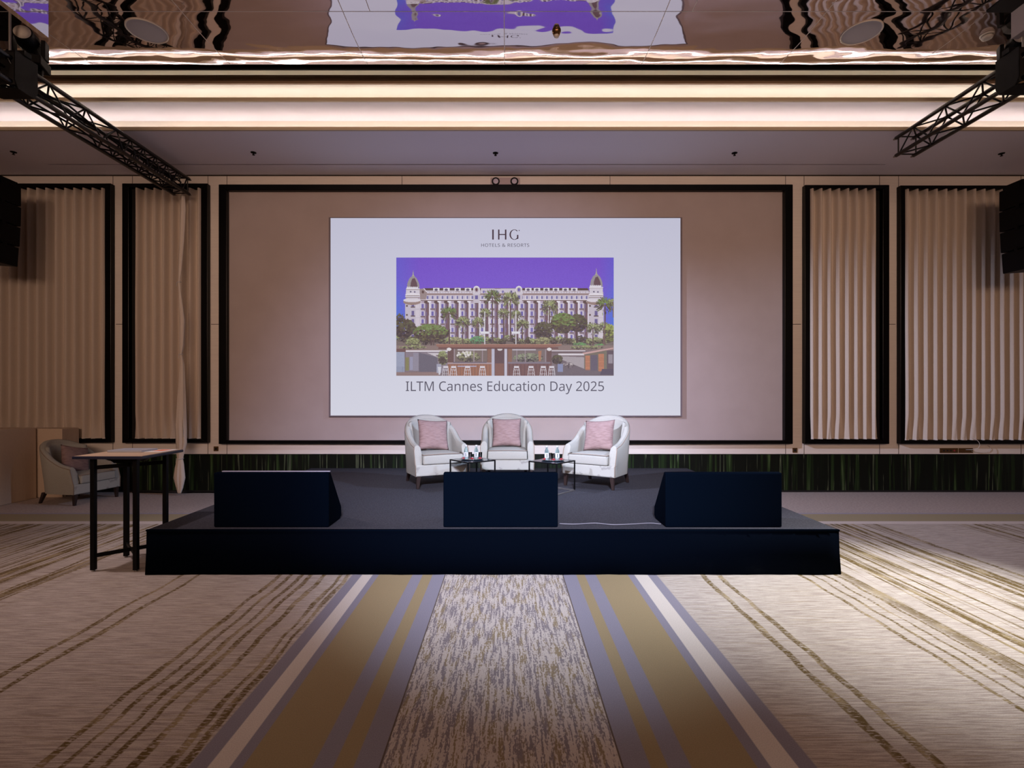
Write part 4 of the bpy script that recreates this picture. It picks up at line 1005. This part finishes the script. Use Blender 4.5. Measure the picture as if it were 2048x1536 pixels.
for px, py, lab in ((43, 65, 'white round smoke detector near the upper left corner'), (1974, 69, 'white round smoke detector near the upper right corner')):
    t, d = disc('smoke_detector', lab, 'smoke detector', px, py, 4.07, .06, None, None, GD)
    bm = bmesh.new(); lathe(bm, [(0, 0), (.066, 0), (.066, -.014), (.060, -.018), (0, -.018)], 32); obj('detector_base', bm, M['offwhite'], t, smooth=True)
    bm = bmesh.new(); lathe(bm, [(0, -.02), (.050, -.020), (.056, -.032), (.048, -.048), (.03, -.054), (0, -.055)], 32); obj('detector_head', bm, M['offwhite'], t, smooth=True)
    bm = bmesh.new(); lathe(bm, [(.05, -.0185), (.053, -.0185), (.053, -.021), (.05, -.021)], 32); obj('vent_ring', bm, M['gap'], t)
t, d = disc('pendant_detector', 'small bronze detector in the middle of the mirror ceiling', 'detector', 1113, 62, 4.07, .05, None, None)
bm = bmesh.new(); lathe(bm, [(0, 0), (.050, 0), (.048, -.012), (.034, -.05), (0, -.05)], 28); obj('detector_cup', bm, M['brass'], t, smooth=True)
bm = bmesh.new(); lathe(bm, [(0, -.05), (.030, -.05), (.026, -.068), (0, -.074)], 28); obj('detector_tip', bm, M['offwhite'], t, smooth=True)
GS = 'sprinkler heads in the ceiling soffit'
for px, py, lab in ((27, 305, 'sprinkler head farthest left in the ceiling soffit'), (507, 306, 'sprinkler head in the soffit right of the left truss'), (991, 307, 'sprinkler head in the soffit above the screen centre'),
                    (1469, 307, 'sprinkler head in the soffit left of the right truss'), (2003, 308, 'sprinkler head farthest right in the ceiling soffit')):
    t, d = disc('sprinkler', lab, 'sprinkler', px, py-1, 3.63, .04, None, None, GS)
    bm = bmesh.new(); lathe(bm, [(0, 0), (.042, 0), (.040, -.006), (.014, -.010), (0, -.010)], 24); obj('escutcheon', bm, M['blackm'], t, smooth=True)
    bm = bmesh.new(); lathe(bm, [(0, -.010), (.012, -.010), (.009, -.032), (0, -.032)], 12); obj('sprinkler_body', bm, M['blackm'], t, smooth=True)
    bm = bmesh.new(); lathe(bm, [(0, -.036), (.020, -.036), (.020, -.039), (0, -.039)], 16); tube(bm, [(0, 0, -.03), (0, 0, -.037)], .004, 6); obj('deflector', bm, M['blackm'], t)

# twin emergency lamp over the screen
t = thing('emergency_light', 'twin round emergency lamp on the wall above the big frame', 'lamp', (WX(1010.5, D), D-.001, WZ(364.5, D)))
obj('housing', B(-.24, .24, -.03, 0, -.062, .066), mat('pinkish_housing', (.46, .36, .36), .6), t, bevel=.006)
for s in (-1, 1):
    lp_ = None
    bm = bmesh.new(); lathe(bm, [(.058, 0), (.066, 0), (.066, .012), (.058, .012)], 32); bmesh.ops.rotate(bm, verts=bm.verts, matrix=Matrix.Rotation(PI/2, 3, 'X')); bmesh.ops.translate(bm, verts=bm.verts, vec=(s*.153-.003, -.030, 0)); rg = obj('lamp_ring', bm, M['gap'], t)
    bm = bmesh.new(); lathe(bm, [(0, 0), (.058, 0), (.054, .010), (.03, .014), (0, .016)], 32); bmesh.ops.rotate(bm, verts=bm.verts, matrix=Matrix.Rotation(PI/2, 3, 'X')); bmesh.ops.translate(bm, verts=bm.verts, vec=(s*.153-.003, -.030, 0)); obj('lamp_lens', bm, mat('frosted_lens', (.48, .42, .50), .4), rg, smooth=True)

# sockets and brass plate under the frames
def socket(label, px, py):
    t = thing('wall_socket', label, 'socket', (WX(px, D), D-.001, WZ(py, D)), 0, 'square brass wall sockets')
    obj('face_plate', B(-.039, .039, -.008, 0, -.039, .039), M['brass'], t, bevel=.002)
    bm = bmesh.new(); lathe(bm, [(0, 0), (.020, 0), (.018, .002), (0, .002)], 20); bmesh.ops.rotate(bm, verts=bm.verts, matrix=Matrix.Rotation(PI/2, 3, 'X')); bmesh.ops.translate(bm, verts=bm.verts, vec=(0, -.0085, 0)); obj('socket_hole', bm, M['gap'], t)
socket('small square brass socket under the gap left of the big screen', 432.5, 897.5); socket('small square brass socket under the gap right of the big screen', 1589.5, 900.5)
t = thing('connection_plate', 'long brass connection plate under the far right curtain', 'socket', (WX(1912, D), D-.001, WZ(901, D)))
obj('left_plate', B(-.273, .028, -.008, 0, -.039, .039), M['brass'], t, bevel=.002); obj('right_plate', B(.040, .273, -.008, 0, -.039, .039), M['brass'], t, bevel=.002)
for k in range(4):
    bm = bmesh.new(); lathe(bm, [(0, 0), (.014, 0), (.013, .003), (0, .003)], 16); bmesh.ops.rotate(bm, verts=bm.verts, matrix=Matrix.Rotation(PI/2, 3, 'X')); bmesh.ops.translate(bm, verts=bm.verts, vec=(-.207+.058*k, -.0085, 0))
    o = obj('jack', bm, M['gap'] if k < 3 else M['red'], t)
    if k == 3: o['label'] = 'red jack'
cp_ = [(1943.5, 901), (1948, 900), (1955, 896), (1958, 890), (1956, 884), (1950, 878), (1944, 875.5)]
bm = bmesh.new(); tube(bm, [(WX(x, D-.12), D-.012-.125*min(1, i/2.0), WZ(y, D-.12)) for i, (x, y) in enumerate(cp_)], .0035, 6)
tag(obj('cable', bm, M['offwhite'], smooth=True), 'thin white cable looping from the brass plate up to the curtain', 'cable')
cp_ = [(1943.5, 902), (1950, 904), (1965, 905.5), (1977, 904), (1982, 899), (1980, 893), (1976, 891)]
tag(obj('cable', T([(WX(x, D-.02), D-.014, WZ(y, D-.02)) for x, y in cp_], .0035, 6), M['offwhite'], smooth=True), 'thin white cable loop lying to the right of the brass plate', 'cable')
# black floor cable along the wall left of the stage
tag(obj('cable', T([(-6.1+.25*i, D-.10+.02*math.sin(i*1.7), .009) for i in range(12)], .008, 6), M['blackm'], smooth=True), 'black cable on the floor along the marble plinth left of the stage', 'cable')
